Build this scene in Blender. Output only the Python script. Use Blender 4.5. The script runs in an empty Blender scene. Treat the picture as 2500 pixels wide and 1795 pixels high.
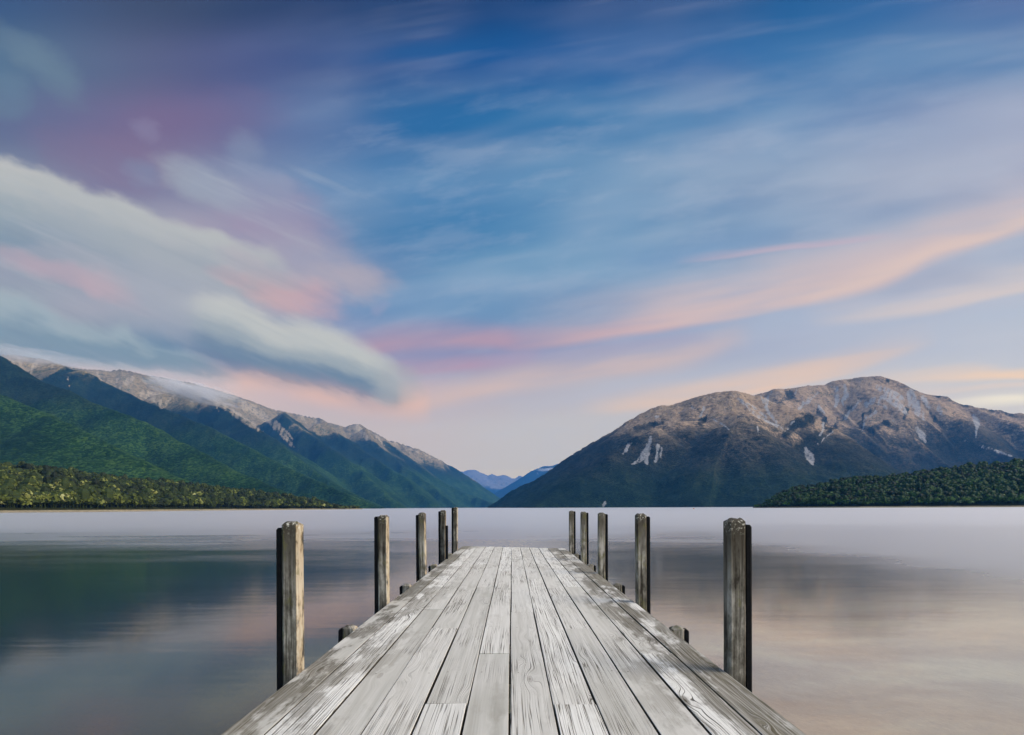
import bpy, math, random
import numpy as np
from mathutils import Vector

random.seed(7)
rng = np.random.default_rng(11)
scene = bpy.context.scene
COL = scene.collection

# ------------------------------------------------------------------ survey of the place
F, CX, HY, ROLL = 1388.9, 1250.0, 1239.0, 0.00436     # pixels of the 2500 px wide photograph
DECK_Z = 0.80
CAM_Z = DECK_Z + 0.93


def at(px, py, D):
    """point of the place seen at (px, py) that lies D metres ahead of the jetty's viewpoint"""
    py = py + (px - CX) * ROLL
    return ((px - CX) / F * D, D, CAM_Z + (HY - py) / F * D)


def srgb(r, g, b, k=1.0):
    def f(c):
        c /= 255.0
        return c / 12.92 if c <= 0.04045 else ((c + 0.055) / 1.055) ** 2.4
    return (f(r) * k, f(g) * k, f(b) * k)


def tag(o, label=None, cat=None, group=None, kind=None):
    if label: o['label'] = label
    if cat: o['category'] = cat
    if group: o['group'] = group
    if kind: o['kind'] = kind
    return o


def empty(name, loc):
    o = bpy.data.objects.new(name, None)
    o.location = loc
    o.empty_display_size = 0.3
    COL.objects.link(o)
    return o


def mesh_obj(name, verts, faces, mat, parent=None, smooth=False, loc=None):
    me = bpy.data.meshes.new(name)
    me.from_pydata([tuple(v) for v in verts], [], faces)
    me.update()
    if smooth:
        me.polygons.foreach_set('use_smooth', [True] * len(me.polygons))
    o = bpy.data.objects.new(name, me)
    for m in (mat if isinstance(mat, (list, tuple)) else [mat]):
        me.materials.append(m)
    COL.objects.link(o)
    if parent:
        o.parent = parent
    if loc:
        o.location = loc
    return o


def big_mesh(name, V, Q, mat, attrs=None, smooth=True, kinds=4):
    """numpy vertices (n,3) and quads (m,4) or triangles (m,3)"""
    me = bpy.data.meshes.new(name)
    k = Q.shape[1]
    me.vertices.add(len(V)); me.vertices.foreach_set('co', V.astype(np.float32).ravel())
    me.loops.add(Q.size); me.loops.foreach_set('vertex_index', Q.astype(np.int32).ravel())
    me.polygons.add(len(Q))
    me.polygons.foreach_set('loop_start', np.arange(0, Q.size, k, dtype=np.int32))
    me.polygons.foreach_set('loop_total', np.full(len(Q), k, dtype=np.int32))
    me.update(calc_edges=True)
    me.polygons.foreach_set('use_smooth', np.full(len(Q), smooth))
    for n, a in (attrs or {}).items():
        at_ = me.attributes.new(n, 'FLOAT', 'POINT')
        at_.data.foreach_set('value', a.astype(np.float32).ravel())
    me.validate()
    me.materials.append(mat)
    o = bpy.data.objects.new(name, me)
    COL.objects.link(o)
    return o


# ------------------------------------------------------------------ numpy noise
def _hash(ix, iy, seed):
    h = (ix.astype(np.int64) * 374761393 + iy.astype(np.int64) * 668265263 + seed * 1442695041) & 0xffffffff
    h = ((h ^ (h >> 13)) * 1274126177) & 0xffffffff
    return ((h ^ (h >> 16)) & 0xffff) / 65535.0


def vnoise(x, y, seed=0):
    ix, iy = np.floor(x), np.floor(y)
    fx, fy = x - ix, y - iy
    fx = fx * fx * (3 - 2 * fx); fy = fy * fy * (3 - 2 * fy)
    a = _hash(ix, iy, seed); b = _hash(ix + 1, iy, seed)
    c = _hash(ix, iy + 1, seed); d = _hash(ix + 1, iy + 1, seed)
    return (a + (b - a) * fx) * (1 - fy) + (c + (d - c) * fx) * fy


def fbm(x, y, seed=0, oct=4, gain=0.5):
    s = 0.0; a = 1.0; t = 0.0
    for i in range(oct):
        s = s + a * vnoise(x * 2 ** i + 17.3 * i, y * 2 ** i - 9.1 * i, seed + i * 7)
        t += a; a *= gain
    return s / t


def sstep(a, b, x):
    t = np.clip((x - a) / (b - a), 0, 1)
    return t * t * (3 - 2 * t)


# ------------------------------------------------------------------ node helper
class G:
    """a small expression builder over a node tree"""
    def __init__(self, nt):
        self.nt = nt; self.n = nt.nodes; self.l = nt.links

    def node(self, t, **kw):
        nd = self.n.new(t)
        for k, v in kw.items():
            setattr(nd, k, v)
        return nd

    def put(self, sock, v):
        if isinstance(v, E): v = v.s
        if isinstance(v, bpy.types.NodeSocket):
            self.l.new(v, sock)
        elif isinstance(v, (tuple, list)):
            if len(v) == 3 and len(sock.default_value) == 4: v = (*v, 1.0)
            sock.default_value = v
        else:
            sock.default_value = v

    def math(self, op, a, b=None, c=None, clamp=False):
        nd = self.node('ShaderNodeMath', operation=op, use_clamp=clamp)
        self.put(nd.inputs[0], a)
        if b is not None: self.put(nd.inputs[1], b)
        if c is not None: self.put(nd.inputs[2], c)
        return E(self, nd.outputs[0])

    def smooth(self, x, a, b, lo=0.0, hi=1.0, mode='SMOOTHSTEP'):
        nd = self.node('ShaderNodeMapRange', interpolation_type=mode, clamp=True)
        if a > b: a, b, lo, hi = b, a, hi, lo
        for i, v in enumerate((x, a, b, lo, hi)): self.put(nd.inputs[i], v)
        return E(self, nd.outputs[0])

    def mix(self, fac, a, b, blend='MIX'):
        nd = self.node('ShaderNodeMix', data_type='RGBA', blend_type=blend, clamp_factor=True)
        self.put(nd.inputs[0], fac); self.put(nd.inputs[6], a); self.put(nd.inputs[7], b)
        return nd.outputs[2]

    def xyz(self, v):
        nd = self.node('ShaderNodeSeparateXYZ'); self.l.new(v, nd.inputs[0])
        return [E(self, o) for o in nd.outputs]

    def vec(self, x, y, z=0.0):
        nd = self.node('ShaderNodeCombineXYZ')
        for i, v in enumerate((x, y, z)): self.put(nd.inputs[i], v)
        return nd.outputs[0]

    def noise(self, vec, scale=1.0, detail=4.0, rough=0.5, dist=0.0, dims='3D', color=False):
        nd = self.node('ShaderNodeTexNoise', noise_dimensions=dims)
        if vec is not None: self.l.new(vec, nd.inputs['Vector'])
        nd.inputs['Scale'].default_value = scale; nd.inputs['Detail'].default_value = detail
        nd.inputs['Roughness'].default_value = rough; nd.inputs['Distortion'].default_value = dist
        return nd.outputs['Color'] if color else E(self, nd.outputs[0])

    def voronoi(self, vec, scale=1.0, feature='F1', out='Distance', rand=1.0):
        nd = self.node('ShaderNodeTexVoronoi', feature=feature)
        self.l.new(vec, nd.inputs['Vector']); nd.inputs['Scale'].default_value = scale
        nd.inputs['Randomness'].default_value = rand
        o = nd.outputs[out]
        return o if out in ('Color', 'Position') else E(self, o)

    def ramp(self, fac, stops, mode='LINEAR'):
        nd = self.node('ShaderNodeValToRGB'); cr = nd.color_ramp; cr.interpolation = mode
        while len(cr.elements) < len(stops): cr.elements.new(0.5)
        for e, (p, c) in zip(cr.elements, stops):
            e.position = p; e.color = (*c, 1.0)
        self.put(nd.inputs[0], fac)
        return nd.outputs[0]

    def curve(self, fac, pts):
        nd = self.node('ShaderNodeFloatCurve'); cv = nd.mapping.curves[0]
        pts = sorted(pts)
        while len(cv.points) < len(pts): cv.points.new(0.5, 0.5)
        for p, (x, y) in zip(cv.points, pts): p.location = (x, y); p.handle_type = 'AUTO_CLAMPED'
        nd.mapping.extend = 'HORIZONTAL'
        nd.mapping.update()
        self.put(nd.inputs['Value'], fac)
        return E(self, nd.outputs[0])

    def attr(self, name):
        nd = self.node('ShaderNodeAttribute', attribute_name=name)
        return E(self, nd.outputs['Fac'])


class E:
    def __init__(self, g, s): self.g, self.s = g, s
    def __add__(self, o): return self.g.math('ADD', self, o)
    __radd__ = __add__
    def __sub__(self, o): return self.g.math('SUBTRACT', self, o)
    def __rsub__(self, o): return self.g.math('SUBTRACT', o, self)
    def __mul__(self, o): return self.g.math('MULTIPLY', self, o)
    __rmul__ = __mul__
    def __truediv__(self, o): return self.g.math('DIVIDE', self, o)
    def __rtruediv__(self, o): return self.g.math('DIVIDE', o, self)


def material(name):
    m = bpy.data.materials.new(name); m.use_nodes = True
    m.node_tree.nodes.clear()
    g = G(m.node_tree)
    out = g.node('ShaderNodeOutputMaterial')
    return m, g, out


def principled(g, out, color, rough=0.8, normal=None, spec=0.3):
    p = g.node('ShaderNodeBsdfPrincipled')
    g.put(p.inputs['Base Color'], color); g.put(p.inputs['Roughness'], rough)
    p.inputs['Specular IOR Level'].default_value = spec
    if normal is not None: g.l.new(normal, p.inputs['Normal'])
    g.l.new(p.outputs[0], out.inputs[0])
    return p


def bump(g, height, strength=0.5, dist=0.01, normal=None):
    b = g.node('ShaderNodeBump'); b.inputs['Strength'].default_value = strength
    b.inputs['Distance'].default_value = dist
    g.put(b.inputs['Height'], height)
    if normal is not None: g.l.new(normal, b.inputs['Normal'])
    return b.outputs[0]


# ------------------------------------------------------------------ sky
SUN_EL, SUN_AZ = math.radians(38), math.radians(106)    # azimuth clockwise from the view direction (+Y)
world = bpy.data.worlds.new('World'); scene.world = world
world.use_nodes = True
world.node_tree.nodes.clear()
g = G(world.node_tree)
wout = g.node('ShaderNodeOutputWorld'); bg = g.node('ShaderNodeBackground')
bg.inputs['Strength'].default_value = 0.1
g.l.new(bg.outputs[0], wout.inputs[0])
tc = g.node('ShaderNodeTexCoord')
dx, dy, dz = g.xyz(tc.outputs['Generated'])
sy = g.math('MAXIMUM', dy, 0.12)
X = dx / sy * (F / 1000) + CX / 1000                    # the western sky, laid out over the valley ahead
Y = HY / 1000 - dz / sy * (F / 1000)
U = X / 2.5

# noise fields: billows for the cloud banks, long streaks for the high cloud
nb = g.noise(g.vec(X * 6.0 - Y * 3.0, Y * 9.0), 1.0, 5, 0.55)
nb2 = g.noise(g.vec(X * 2.0 - Y * 1.2 + 5.0, Y * 4.0), 1.0, 3, 0.5)
YS = Y + X * 0.16
ns = g.noise(g.vec(X * 1.5, YS * 6.5 + 3.0), 1.0, 2.5, 0.5)
ns2 = g.noise(g.vec(X * 2.6 + 9.0, YS * 20.0), 1.0, 2.5, 0.5)
nl = g.noise(g.vec(X * 1.1 + 31.0, Y * 1.4), 1.0, 3, 0.5)
WX = X + (nb - 0.5) * 0.06 + (nl - 0.5) * 0.12
WYb = Y + (nb2 - 0.5) * 0.05 + (nb - 0.5) * 0.03
WYs = Y + (ns - 0.5) * 0.075 + (ns2 - 0.5) * 0.02

XS = [0, 200, 400, 600, 800, 1000, 1250, 1670, 2080, 2500]
ROWS = [
    (0, [(62, 92, 135), (70, 88, 125), (66, 80, 112), (52, 72, 112), (42, 66, 112), (30, 66, 116), (22, 66, 122), (24, 78, 136), (46, 104, 160), (95, 118, 165)]),
    (150, [(88, 118, 148), (92, 108, 142), (92, 98, 135), (78, 90, 138), (60, 86, 138), (42, 86, 145), (30, 86, 150), (32, 98, 160), (76, 126, 175), (125, 150, 185)]),
    (300, [(98, 112, 148), (108, 110, 148), (122, 108, 145), (100, 105, 150), (66, 108, 160), (52, 108, 162), (48, 112, 166), (80, 134, 180), (120, 148, 186), (165, 168, 192)]),
    (450, [(135, 150, 170), (125, 122, 155), (130, 130, 162), (128, 140, 170), (108, 144, 184), (95, 142, 185), (100, 146, 186), (128, 158, 190), (162, 174, 196), (180, 182, 200)]),
    (550, [(100, 134, 160), (140, 154, 174), (160, 160, 178), (160, 150, 175), (110, 142, 180), (84, 136, 180), (78, 134, 180), (120, 156, 190), (165, 178, 200), (182, 186, 202)]),
    (650, [(152, 158, 178), (140, 154, 174), (158, 164, 182), (168, 162, 180), (140, 150, 182), (98, 142, 184), (102, 148, 186), (122, 158, 192), (178, 176, 194), (178, 188, 206)]),
    (750, [(142, 160, 178), (165, 164, 182), (152, 164, 182), (160, 160, 185), (115, 142, 184), (96, 140, 184), (112, 150, 188), (155, 168, 196), (172, 182, 204), (185, 190, 206)]),
    (850, [(128, 158, 180), (118, 148, 172), (110, 138, 168), (110, 135, 170), (150, 150, 182), (140, 146, 184), (140, 146, 182), (160, 170, 196), (176, 184, 205), (192, 196, 208)]),
    (950, [(190, 188, 195), (200, 192, 198), (205, 192, 198), (208, 186, 188), (190, 175, 188), (182, 170, 186), (176, 176, 192), (190, 190, 200), (200, 195, 200), (205, 203, 206)]),
    (1050, [(195, 185, 192)] * 5 + [(194, 184, 192), (190, 190, 198), (194, 190, 196), (200, 196, 200), (205, 203, 205)]),
    (1239, [(192, 186, 194)] * 6 + [(192, 188, 194), (196, 190, 194), (200, 196, 200), (205, 203, 205)]),
]
col = None
base = (X + (nl - 0.5) * 0.1) / 2.5
BY = Y + (ns - 0.5) * 0.05
prev = None
for y, cs in ROWS:
    r = g.ramp(base, [(x / 2500, srgb(*c)) for x, c in zip(XS, cs)], 'B_SPLINE')
    col = r if col is None else g.mix(g.smooth(BY, prev / 1000, y / 1000), col, r)
    prev = y
# cirrus: long pale streaks over the blue
cir = g.smooth(ns, 0.42, 0.75) * g.smooth(X, 0.55, 1.0) * g.smooth(Y, 0.0, 0.35) * g.smooth(Y, 0.95, 0.75)
col = g.mix(cir * 0.36, col, srgb(176, 192, 212))
drk = g.smooth(ns, 0.55, 0.3) * g.smooth(X, 0.7, 1.0) * g.smooth(Y, 0.85, 0.6)
col = g.mix(drk * 0.30, col, srgb(38, 104, 164))
vio = g.smooth(nl + (ns - .5) * .5, .44, .66) * g.smooth(Y, .75, .3) * g.smooth(X, .3, .9)
col = g.mix(vio * .22, col, srgb(132, 140, 174))
nm = g.noise(g.vec(X * 5.0, YS * 15.0, 11.0), 1.0, 4, .6)
mot = g.smooth(nm, .46, .70) * g.smooth(X, .6, 1.0) * g.smooth(Y, .05, .4)
col = g.mix(mot * .17, col, srgb(178, 188, 208))
fine = g.smooth(ns2, 0.5, 0.78) * g.smooth(X, 0.75, 1.1)
col = g.mix(fine * 0.08, col, srgb(205, 205, 215))


bn = g.noise(g.vec(X * 9.0 - Y * 4.0, Y * 17.0 - X * 4.0), 1.0, 5, 0.6)
bw = g.xyz(g.noise(g.vec(X * 4.0, Y * 6.0, 4.0), 1.0, 4, 0.55, color=True))
BX = X + (bw[0] - 0.5) * 0.16 + (nb - 0.5) * 0.05
BYY = Y + (bw[1] - 0.5) * 0.10 + (nb2 - 0.5) * 0.04


def blob(cx, cy, rx, ry, ang, c, op, warp=True, lo=1.0):
    global col
    a = math.radians(ang)
    ex = BX - cx / 1000; ey = BYY - cy / 1000
    p = (ex * math.cos(a) + ey * math.sin(a)) / (rx / 1000)
    q = (ey * math.cos(a) - ex * math.sin(a)) / (ry / 1000)
    m = g.smooth(p * p + q * q + (bn - 0.5) * 1.1, 1.35, -0.25, 0.0, op)
    col = g.mix(m, col, srgb(*c))


def cpts(pts): return [(x / 2500, y / 1250) for x, y in pts]


def band(pts, up, dn, c, op, mod=0.35):
    """a streak that follows a line over the valley: soft above, firmer below"""
    global col
    t = WYs - g.curve(U, cpts(pts)) * 1.25
    m = g.smooth(t, -up / 1000, 0.0) * g.smooth(t, dn / 1000, 0.0) * g.curve(U, [(x / 2500, o) for x, o in op])
    m = m * g.smooth(ns2, 0.25, 0.6, 1 - mod, 1.0)
    col = g.mix(m, col, srgb(*c))


# mauve glow in the upper left, small wisps
blob(470, 310, 260, 95, -14, (124, 108, 144), 0.34)
blob(270, 380, 220, 75, 12, (130, 115, 148), 0.5)
blob(690, 530, 180, 95, 15, (168, 146, 172), 0.55)
blob(750, 640, 190, 90, 14, (164, 162, 182), 0.8)
blob(100, 150, 170, 50, 38, (110, 134, 155), 0.65)
blob(20, 230, 80, 60, 30, (104, 130, 155), 0.6)
blob(355, 325, 40, 26, 40, (136, 132, 165), 0.6)
blob(595, 360, 55, 60, -25, (134, 148, 176), 0.5)
blob(640, 430, 90, 30, 25, (140, 152, 182), 0.5)
blob(505, 450, 140, 55, 28, (166, 174, 186), 0.7)
blob(600, 470, 170, 70, 22, (146, 156, 182), 0.5)
blob(350, 420, 60, 30, 20, (130, 140, 170), 0.6)
blob(870, 685, 120, 45, 8, (176, 168, 182), 0.8)
blob(940, 745, 30, 20, -10, (150, 156, 188), 0.5)
# pink and peach streaks
band([(850, 870), (975, 842), (1200, 828), (1275, 836), (1387, 832), (1462, 824), (1675, 793), (1875, 749)], 62, 26, (188, 154, 172),
     [(800, 0), (960, .68), (1230, .7), (1290, .5), (1500, .8), (1700, .35), (1850, 0)], .6)
band([(900, 905), (1000, 893), (1250, 880), (1400, 866)], 40, 30, (184, 152, 176), [(850, 0), (1000, .7), (1230, .6), (1330, 0)], .6)
band([(1250, 838), (1462, 824), (1650, 793), (1762, 771), (1875, 749), (1987, 730), (2100, 700), (2212, 662), (2287, 627), (2400, 591), (2500, 557)],
     160, 28, (216, 191, 188), [(1250, 0), (1500, .45), (1800, .8), (2300, .75), (2500, .65)], .5)
band([(1987, 722), (2100, 692), (2212, 655), (2287, 620), (2400, 585), (2500, 551)], 42, 16, (228, 202, 190), [(1900, 0), (2150, .4), (2500, .5)])
band([(1640, 640), (1875, 612), (2062, 598), (2250, 575)], 20, 12, (196, 176, 192), [(1640, 0), (1900, .7), (2200, 0)])
band([(1600, 640), (1800, 590), (2000, 560)], 55, 40, (120, 154, 192), [(1450, 0), (1700, .65), (1950, 0)])
band([(2000, 790), (2137, 775), (2287, 752), (2400, 730), (2500, 711)], 95, 24, (218, 202, 198), [(1950, 0), (2250, .65), (2500, .75)], .5)
band([(980, 985), (1087, 970), (1200, 947), (1312, 925), (1462, 906), (1575, 895), (1675, 878), (1800, 835)], 64, 32, (212, 186, 182),
     [(880, 0), (1080, .6), (1400, .7), (1660, .6), (1850, 0)], .55)
band([(1200, 880), (1400, 870), (1600, 850), (1700, 835)], 40, 25, (160, 160, 190), [(1150, 0), (1350, .5), (1600, .5), (1750, 0)])
band([(1300, 985), (1450, 962), (1600, 935), (1800, 890), (2000, 850), (2200, 815)], 45, 30, (178, 184, 202), [(1200, 0), (1500, .6), (1900, .5), (2300, 0)])
band([(1500, 1010), (1650, 985), (1837, 951), (1950, 927), (2062, 906), (2175, 872), (2300, 835)], 70, 26, (234, 198, 176),
     [(1400, 0), (1650, .6), (1900, .75), (2080, .6), (2300, 0)], .45)
band([(2150, 940), (2306, 925), (2500, 915)], 30, 14, (242, 208, 182), [(2100, 0), (2380, .7), (2500, .9)])
band([(2100, 975), (2306, 950), (2500, 938)], 14, 14, (225, 205, 195), [(2100, 0), (2380, .5), (2500, .5)])
band([(2300, 985), (2400, 979), (2500, 974)], 26, 22, (240, 232, 216), [(2250, 0), (2440, .8), (2500, .9)])
band([(2200, 975), (2400, 965), (2500, 960)], 16, 12, (196, 196, 204), [(2150, 0), (2350, .5), (2500, .5)])

# ---- the grey cloud banks hanging over the left-hand range
nb3 = g.noise(g.vec(X * 17.0 - Y * 9.0, Y * 26.0 - X * 8.0, 2.0), 1.0, 5, 0.6)
nst = g.noise(g.vec(X * 2.4, (Y - X * 0.42) * 15.0), 1.0, 4, 0.55)
eb = (nb - 0.5) * 0.055 + (nb2 - 0.5) * 0.04 + (nb3 - 0.5) * 0.03 + (nst - .5) * .03


def bank(top, bot, ramp, op, soft=18, softb=60, k=1.0):
    global col
    ct = g.curve(U, cpts(top)) * 1.25; cb = g.curve(U, cpts(bot)) * 1.25
    yy = Y + eb * k
    t = (yy - ct) / (cb - ct) + (nst - 0.5) * 0.35
    m = g.smooth(yy - ct, 0.0, soft / 1000) * g.smooth(yy - cb, softb / 1000, -softb / 1000) * g.curve(U, [(x / 2500, o) for x, o in op])
    col = g.mix(m, col, g.ramp(t + (nb2 - 0.5) * 0.25, [(p, srgb(*c)) for p, c in ramp], 'EASE'))


bank([(0, 355), (46, 364), (93, 378), (139, 401), (185, 424), (231, 447), (296, 458), (343, 482), (398, 512), (440, 522), (491, 543), (528, 543), (565, 562), (620, 585), (662, 592), (694, 612), (740, 660), (800, 720)],
     [(0, 590), (139, 610), (231, 640), (343, 690), (440, 720), (565, 720), (662, 710), (740, 740), (800, 780)],
     [(0.0, (189, 190, 191)), (0.3, (181, 185, 188)), (0.6, (156, 168, 179)), (0.85, (140, 156, 175)), (1.0, (160, 166, 182))],
     [(0, 1), (560, .95), (680, .65), (790, 0), (2500, 0)], soft=38, softb=130)
blob(330, 620, 330, 110, 24, (166, 172, 183), 0.5)
blob(520, 690, 240, 90, 22, (172, 176, 186), 0.5)
# pink between the banks
blob(150, 668, 220, 34, 22, (192, 168, 182), 0.6)
blob(262, 700, 90, 44, 10, (198, 168, 178), 0.6)
blob(420, 745, 260, 85, 22, (164, 170, 186), 0.65)
blob(705, 722, 150, 58, 12, (216, 172, 172), 0.62)
blob(565, 672, 60, 26, 15, (198, 170, 178), 0.5)
blob(640, 655, 120, 34, 20, (176, 172, 184), 0.7)
# pink under the lower bank
band([(540, 930), (648, 915), (740, 940), (810, 962), (926, 972), (1060, 985)], 60, 55, (226, 186, 176), [(450, 0), (620, .8), (930, .85), (1060, 0)], .3)
band([(0, 900), (150, 895), (300, 905), (420, 915), (560, 940)], 40, 60, (214, 196, 202), [(0, .3), (150, .7), (480, .8), (600, 0)], .3)
bank([(0, 683), (14, 685), (93, 711), (157, 746), (208, 765), (259, 780), (301, 776), (324, 794), (356, 818), (407, 836), (481, 848), (509, 864), (555, 890), (602, 910)],
     [(0, 890), (93, 872), (185, 878), (278, 892), (417, 908), (602, 934), (700, 955)],
     [(0.0, (174, 183, 191)), (0.25, (158, 174, 187)), (0.58, (128, 151, 173)), (0.85, (130, 151, 174)), (1.0, (152, 168, 186))],
     [(0, .95), (480, .95), (570, .7), (660, 0), (2500, 0)], soft=45, softb=34)
bank([(300, 700), (420, 700), (491, 694), (555, 690), (616, 716), (671, 743), (741, 753), (796, 771), (833, 790), (880, 814), (930, 842), (970, 870), (1005, 912), (1060, 975)],
     [(300, 800), (398, 826), (500, 874), (600, 902), (700, 922), (800, 946), (900, 972), (990, 990), (1060, 1005)],
     [(0.0, (198, 199, 198)), (0.3, (188, 192, 194)), (0.55, (156, 168, 180)), (0.78, (112, 136, 164)), (0.92, (106, 128, 160)), (1.0, (138, 147, 172))],
     [(0, 0), (380, 0), (480, .6), (560, .95), (900, 1), (965, .85), (1030, 0), (2500, 0)], soft=44, softb=42, k=.8)
blob(950, 925, 75, 60, 30, (166, 172, 182), 0.7)

fib = g.smooth(X, 1.0, .75) * g.smooth(Y, .33, .45) * g.smooth(Y, .97, .85)
nf = g.noise(g.vec(X * 3.0, (Y - X * 0.45) * 34.0, 6.0), 1.0, 4, .6)
col = g.mix(g.smooth(nst * .6 + nf * .4, .5, .72) * fib * .24, col, srgb(192, 196, 202))
col = g.mix(g.smooth(nst * .5 + nf * .5, .5, .3) * fib * .18, col, srgb(108, 128, 160))

# sky behind and overhead: physical twilight sky
sky = g.node('ShaderNodeTexSky', sky_type='NISHITA')
sky.sun_disc = False
sky.sun_elevation = SUN_EL; sky.sun_rotation = SUN_AZ
sky.air_density = 1.0; sky.dust_density = 2.0; sky.ozone_density = 1.5
# the sky behind kilometres of haze is brighter than it looks from the jetty
path = g.math('MINIMUM', 17300.0, 1128.0 / g.math('MAXIMUM', dz, 0.01))
T = g.math('EXPONENT', path * -6.0e-5)
cr_, cg_, cb_ = g.xyz(col)
col = g.vec(*[g.math('MAXIMUM', (c - (1.0 - T) * k) / T, 0.0) for c, k in ((cr_, .05), (cg_, .21), (cb_, .60))])
scaled = g.node('ShaderNodeVectorMath', operation='SCALE')
g.l.new(col, scaled.inputs[0]); scaled.inputs['Scale'].default_value = 10.0
rear = g.node('ShaderNodeVectorMath', operation='SCALE')
g.l.new(g.mix(1.0, sky.outputs[0], (1.12, 1.0, .84), 'MULTIPLY'), rear.inputs[0]); rear.inputs['Scale'].default_value = 2.9
front = g.smooth(dy, 0.1, 0.48)
final = g.mix(front, rear.outputs[0], scaled.outputs[0])
g.l.new(final, bg.inputs['Color'])

# ------------------------------------------------------------------ sun
sd = bpy.data.lights.new('low_sun', 'SUN')
sd.energy = 2.6; sd.angle = math.radians(40); sd.color = (1.0, 0.93, 0.84)
so = bpy.data.objects.new('low_sun', sd); COL.objects.link(so)
sv = Vector((math.sin(SUN_AZ) * math.cos(SUN_EL), math.cos(SUN_AZ) * math.cos(SUN_EL), math.sin(SUN_EL)))
so.rotation_euler = sv.to_track_quat('Z', 'Y').to_euler()

# ------------------------------------------------------------------ camera
cam = bpy.data.cameras.new('camera'); co = bpy.data.objects.new('camera', cam); COL.objects.link(co)
cam.sensor_width = 36; cam.lens = 20.0; cam.shift_y = (HY - 897.5) / 2500
cam.clip_start = 0.05; cam.clip_end = 80000
co.location = (0, 0, CAM_Z); co.rotation_euler = (math.radians(90), math.radians(0.25), 0)
scene.camera = co

#MARK_MATERIALS
# ------------------------------------------------------------------ materials of the land
def land_material(name, forest, low, bare, rock, cell, k=1.0, bstr=0.45, alt=(260, 420)):
    m, g, out = material(name)
    geo = g.node('ShaderNodeNewGeometry')
    P = geo.outputs['Position']
    _, _, z = g.xyz(P)
    v = g.voronoi(P, 1.0 / cell)
    vc = g.voronoi(P, 1.0 / cell, out='Color')
    r, _, _ = g.xyz(vc)
    n1 = g.noise(P, 1 / (140.0 * k), 5, 0.6)
    n2 = g.noise(P, 1 / (28.0 * k), 5, 0.65)
    n3 = g.noise(P, 1 / (9.0 * k), 4, 0.6)
    fl = g.attr('flow')
    tone = g.smooth(r * 0.38 + n1 * 0.65 + n2 * 0.3, 0.35, 1.0)
    fhi = g.ramp(tone, [(0, forest[0]), (0.55, forest[1]), (1, forest[2])])
    flo = g.ramp(tone, [(0, low[0]), (0.55, low[1]), (1, low[2])])
    fc = g.mix(g.smooth(z + (n1 - .5) * 240 * k, alt[0], alt[1]), flo, fhi)
    fc = g.mix(g.smooth(fl + (n2 - .5) * .4, .55, .95) * .6, fc, forest[0])
    bc = g.ramp(g.smooth(n2 * 0.5 + n1 * 0.3 + n3 * .2, 0.34, 0.66), [(0, bare[0]), (0.5, bare[1]), (1, bare[2])])
    bc = g.mix(g.smooth(fl + (n2 - .5) * .8 + (n3 - .5) * .5, .72, .96) * .75, bc, g.mix(g.smooth(n1, .4, .6), bare[0], rock[0]))
    bc = g.mix(g.smooth(n1 * .7 + n2 * .5 + (n3 - .5) * .6, .64, .76) * .85, bc, forest[2])
    rc = g.ramp(g.smooth(n3 * 0.5 + n2 * 0.5, 0.3, 0.7), [(0, rock[0]), (1, rock[1])])
    ba = g.smooth(g.attr('bare') + (n1 - .5) * .5 + (n2 - 0.5) * 1.0 + (n3 - 0.5) * 0.6, 0.10, 0.95)
    sc = g.smooth(g.attr('scree') + (n2 - 0.5) * .9 + (n3 - 0.5) * 0.8, 0.32, 0.95) * .8
    scrub = g.mix(.5, forest[2], bare[0])
    c = g.mix(g.smooth(ba, 0.0, .5), fc, scrub); c = g.mix(g.smooth(ba, .4, 1.0), c, bc); c = g.mix(sc, c, rc)
    cover = g.math('MAXIMUM', ba, sc)
    h = (1.0 - v) * (1.0 - cover) * cell * 0.7 + n2 * 8.0 * k * cover + n3 * 3.0 * k
    principled(g, out, c, 0.95, bump(g, h, bstr, 1.0), 0.03)
    return m


M_left = land_material('forested_slope', [(.004, .009, .007), (.009, .019, .011), (.022, .036, .016)], [(.004, .014, .003), (.013, .036, .008), (.044, .088, .018)],
                       [(.06, .055, .03), (.19, .15, .085), (.31, .25, .15)], [(.18, .15, .105), (.36, .305, .215)], 5.0)
M_right = land_material('tussock_slope', [(.005, .008, .007), (.015, .018, .013), (.042, .042, .028)], [(.003, .008, .005), (.008, .018, .008), (.022, .038, .016)],
                        [(.085, .068, .05), (.25, .182, .12), (.43, .325, .22)], [(.15, .155, .165), (.33, .335, .345)], 4.6, .62, .7, (60, 200))
M_far = land_material('far_slope', [(.008, .014, .016), (.012, .02, .02), (.02, .028, .024)], [(.008, .014, .016), (.012, .02, .02), (.02, .028, .024)],
                      [(.11, .105, .11), (.19, .18, .18), (.29, .275, .27)], [(.24, .24, .25), (.42, .41, .42)], 25.0)


# ------------------------------------------------------------------ mountains
def densify(pts, n=7):
    """pixel polyline with depth -> smooth 3D crest"""
    a = np.array([at(*p) for p in pts])
    return a


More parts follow.
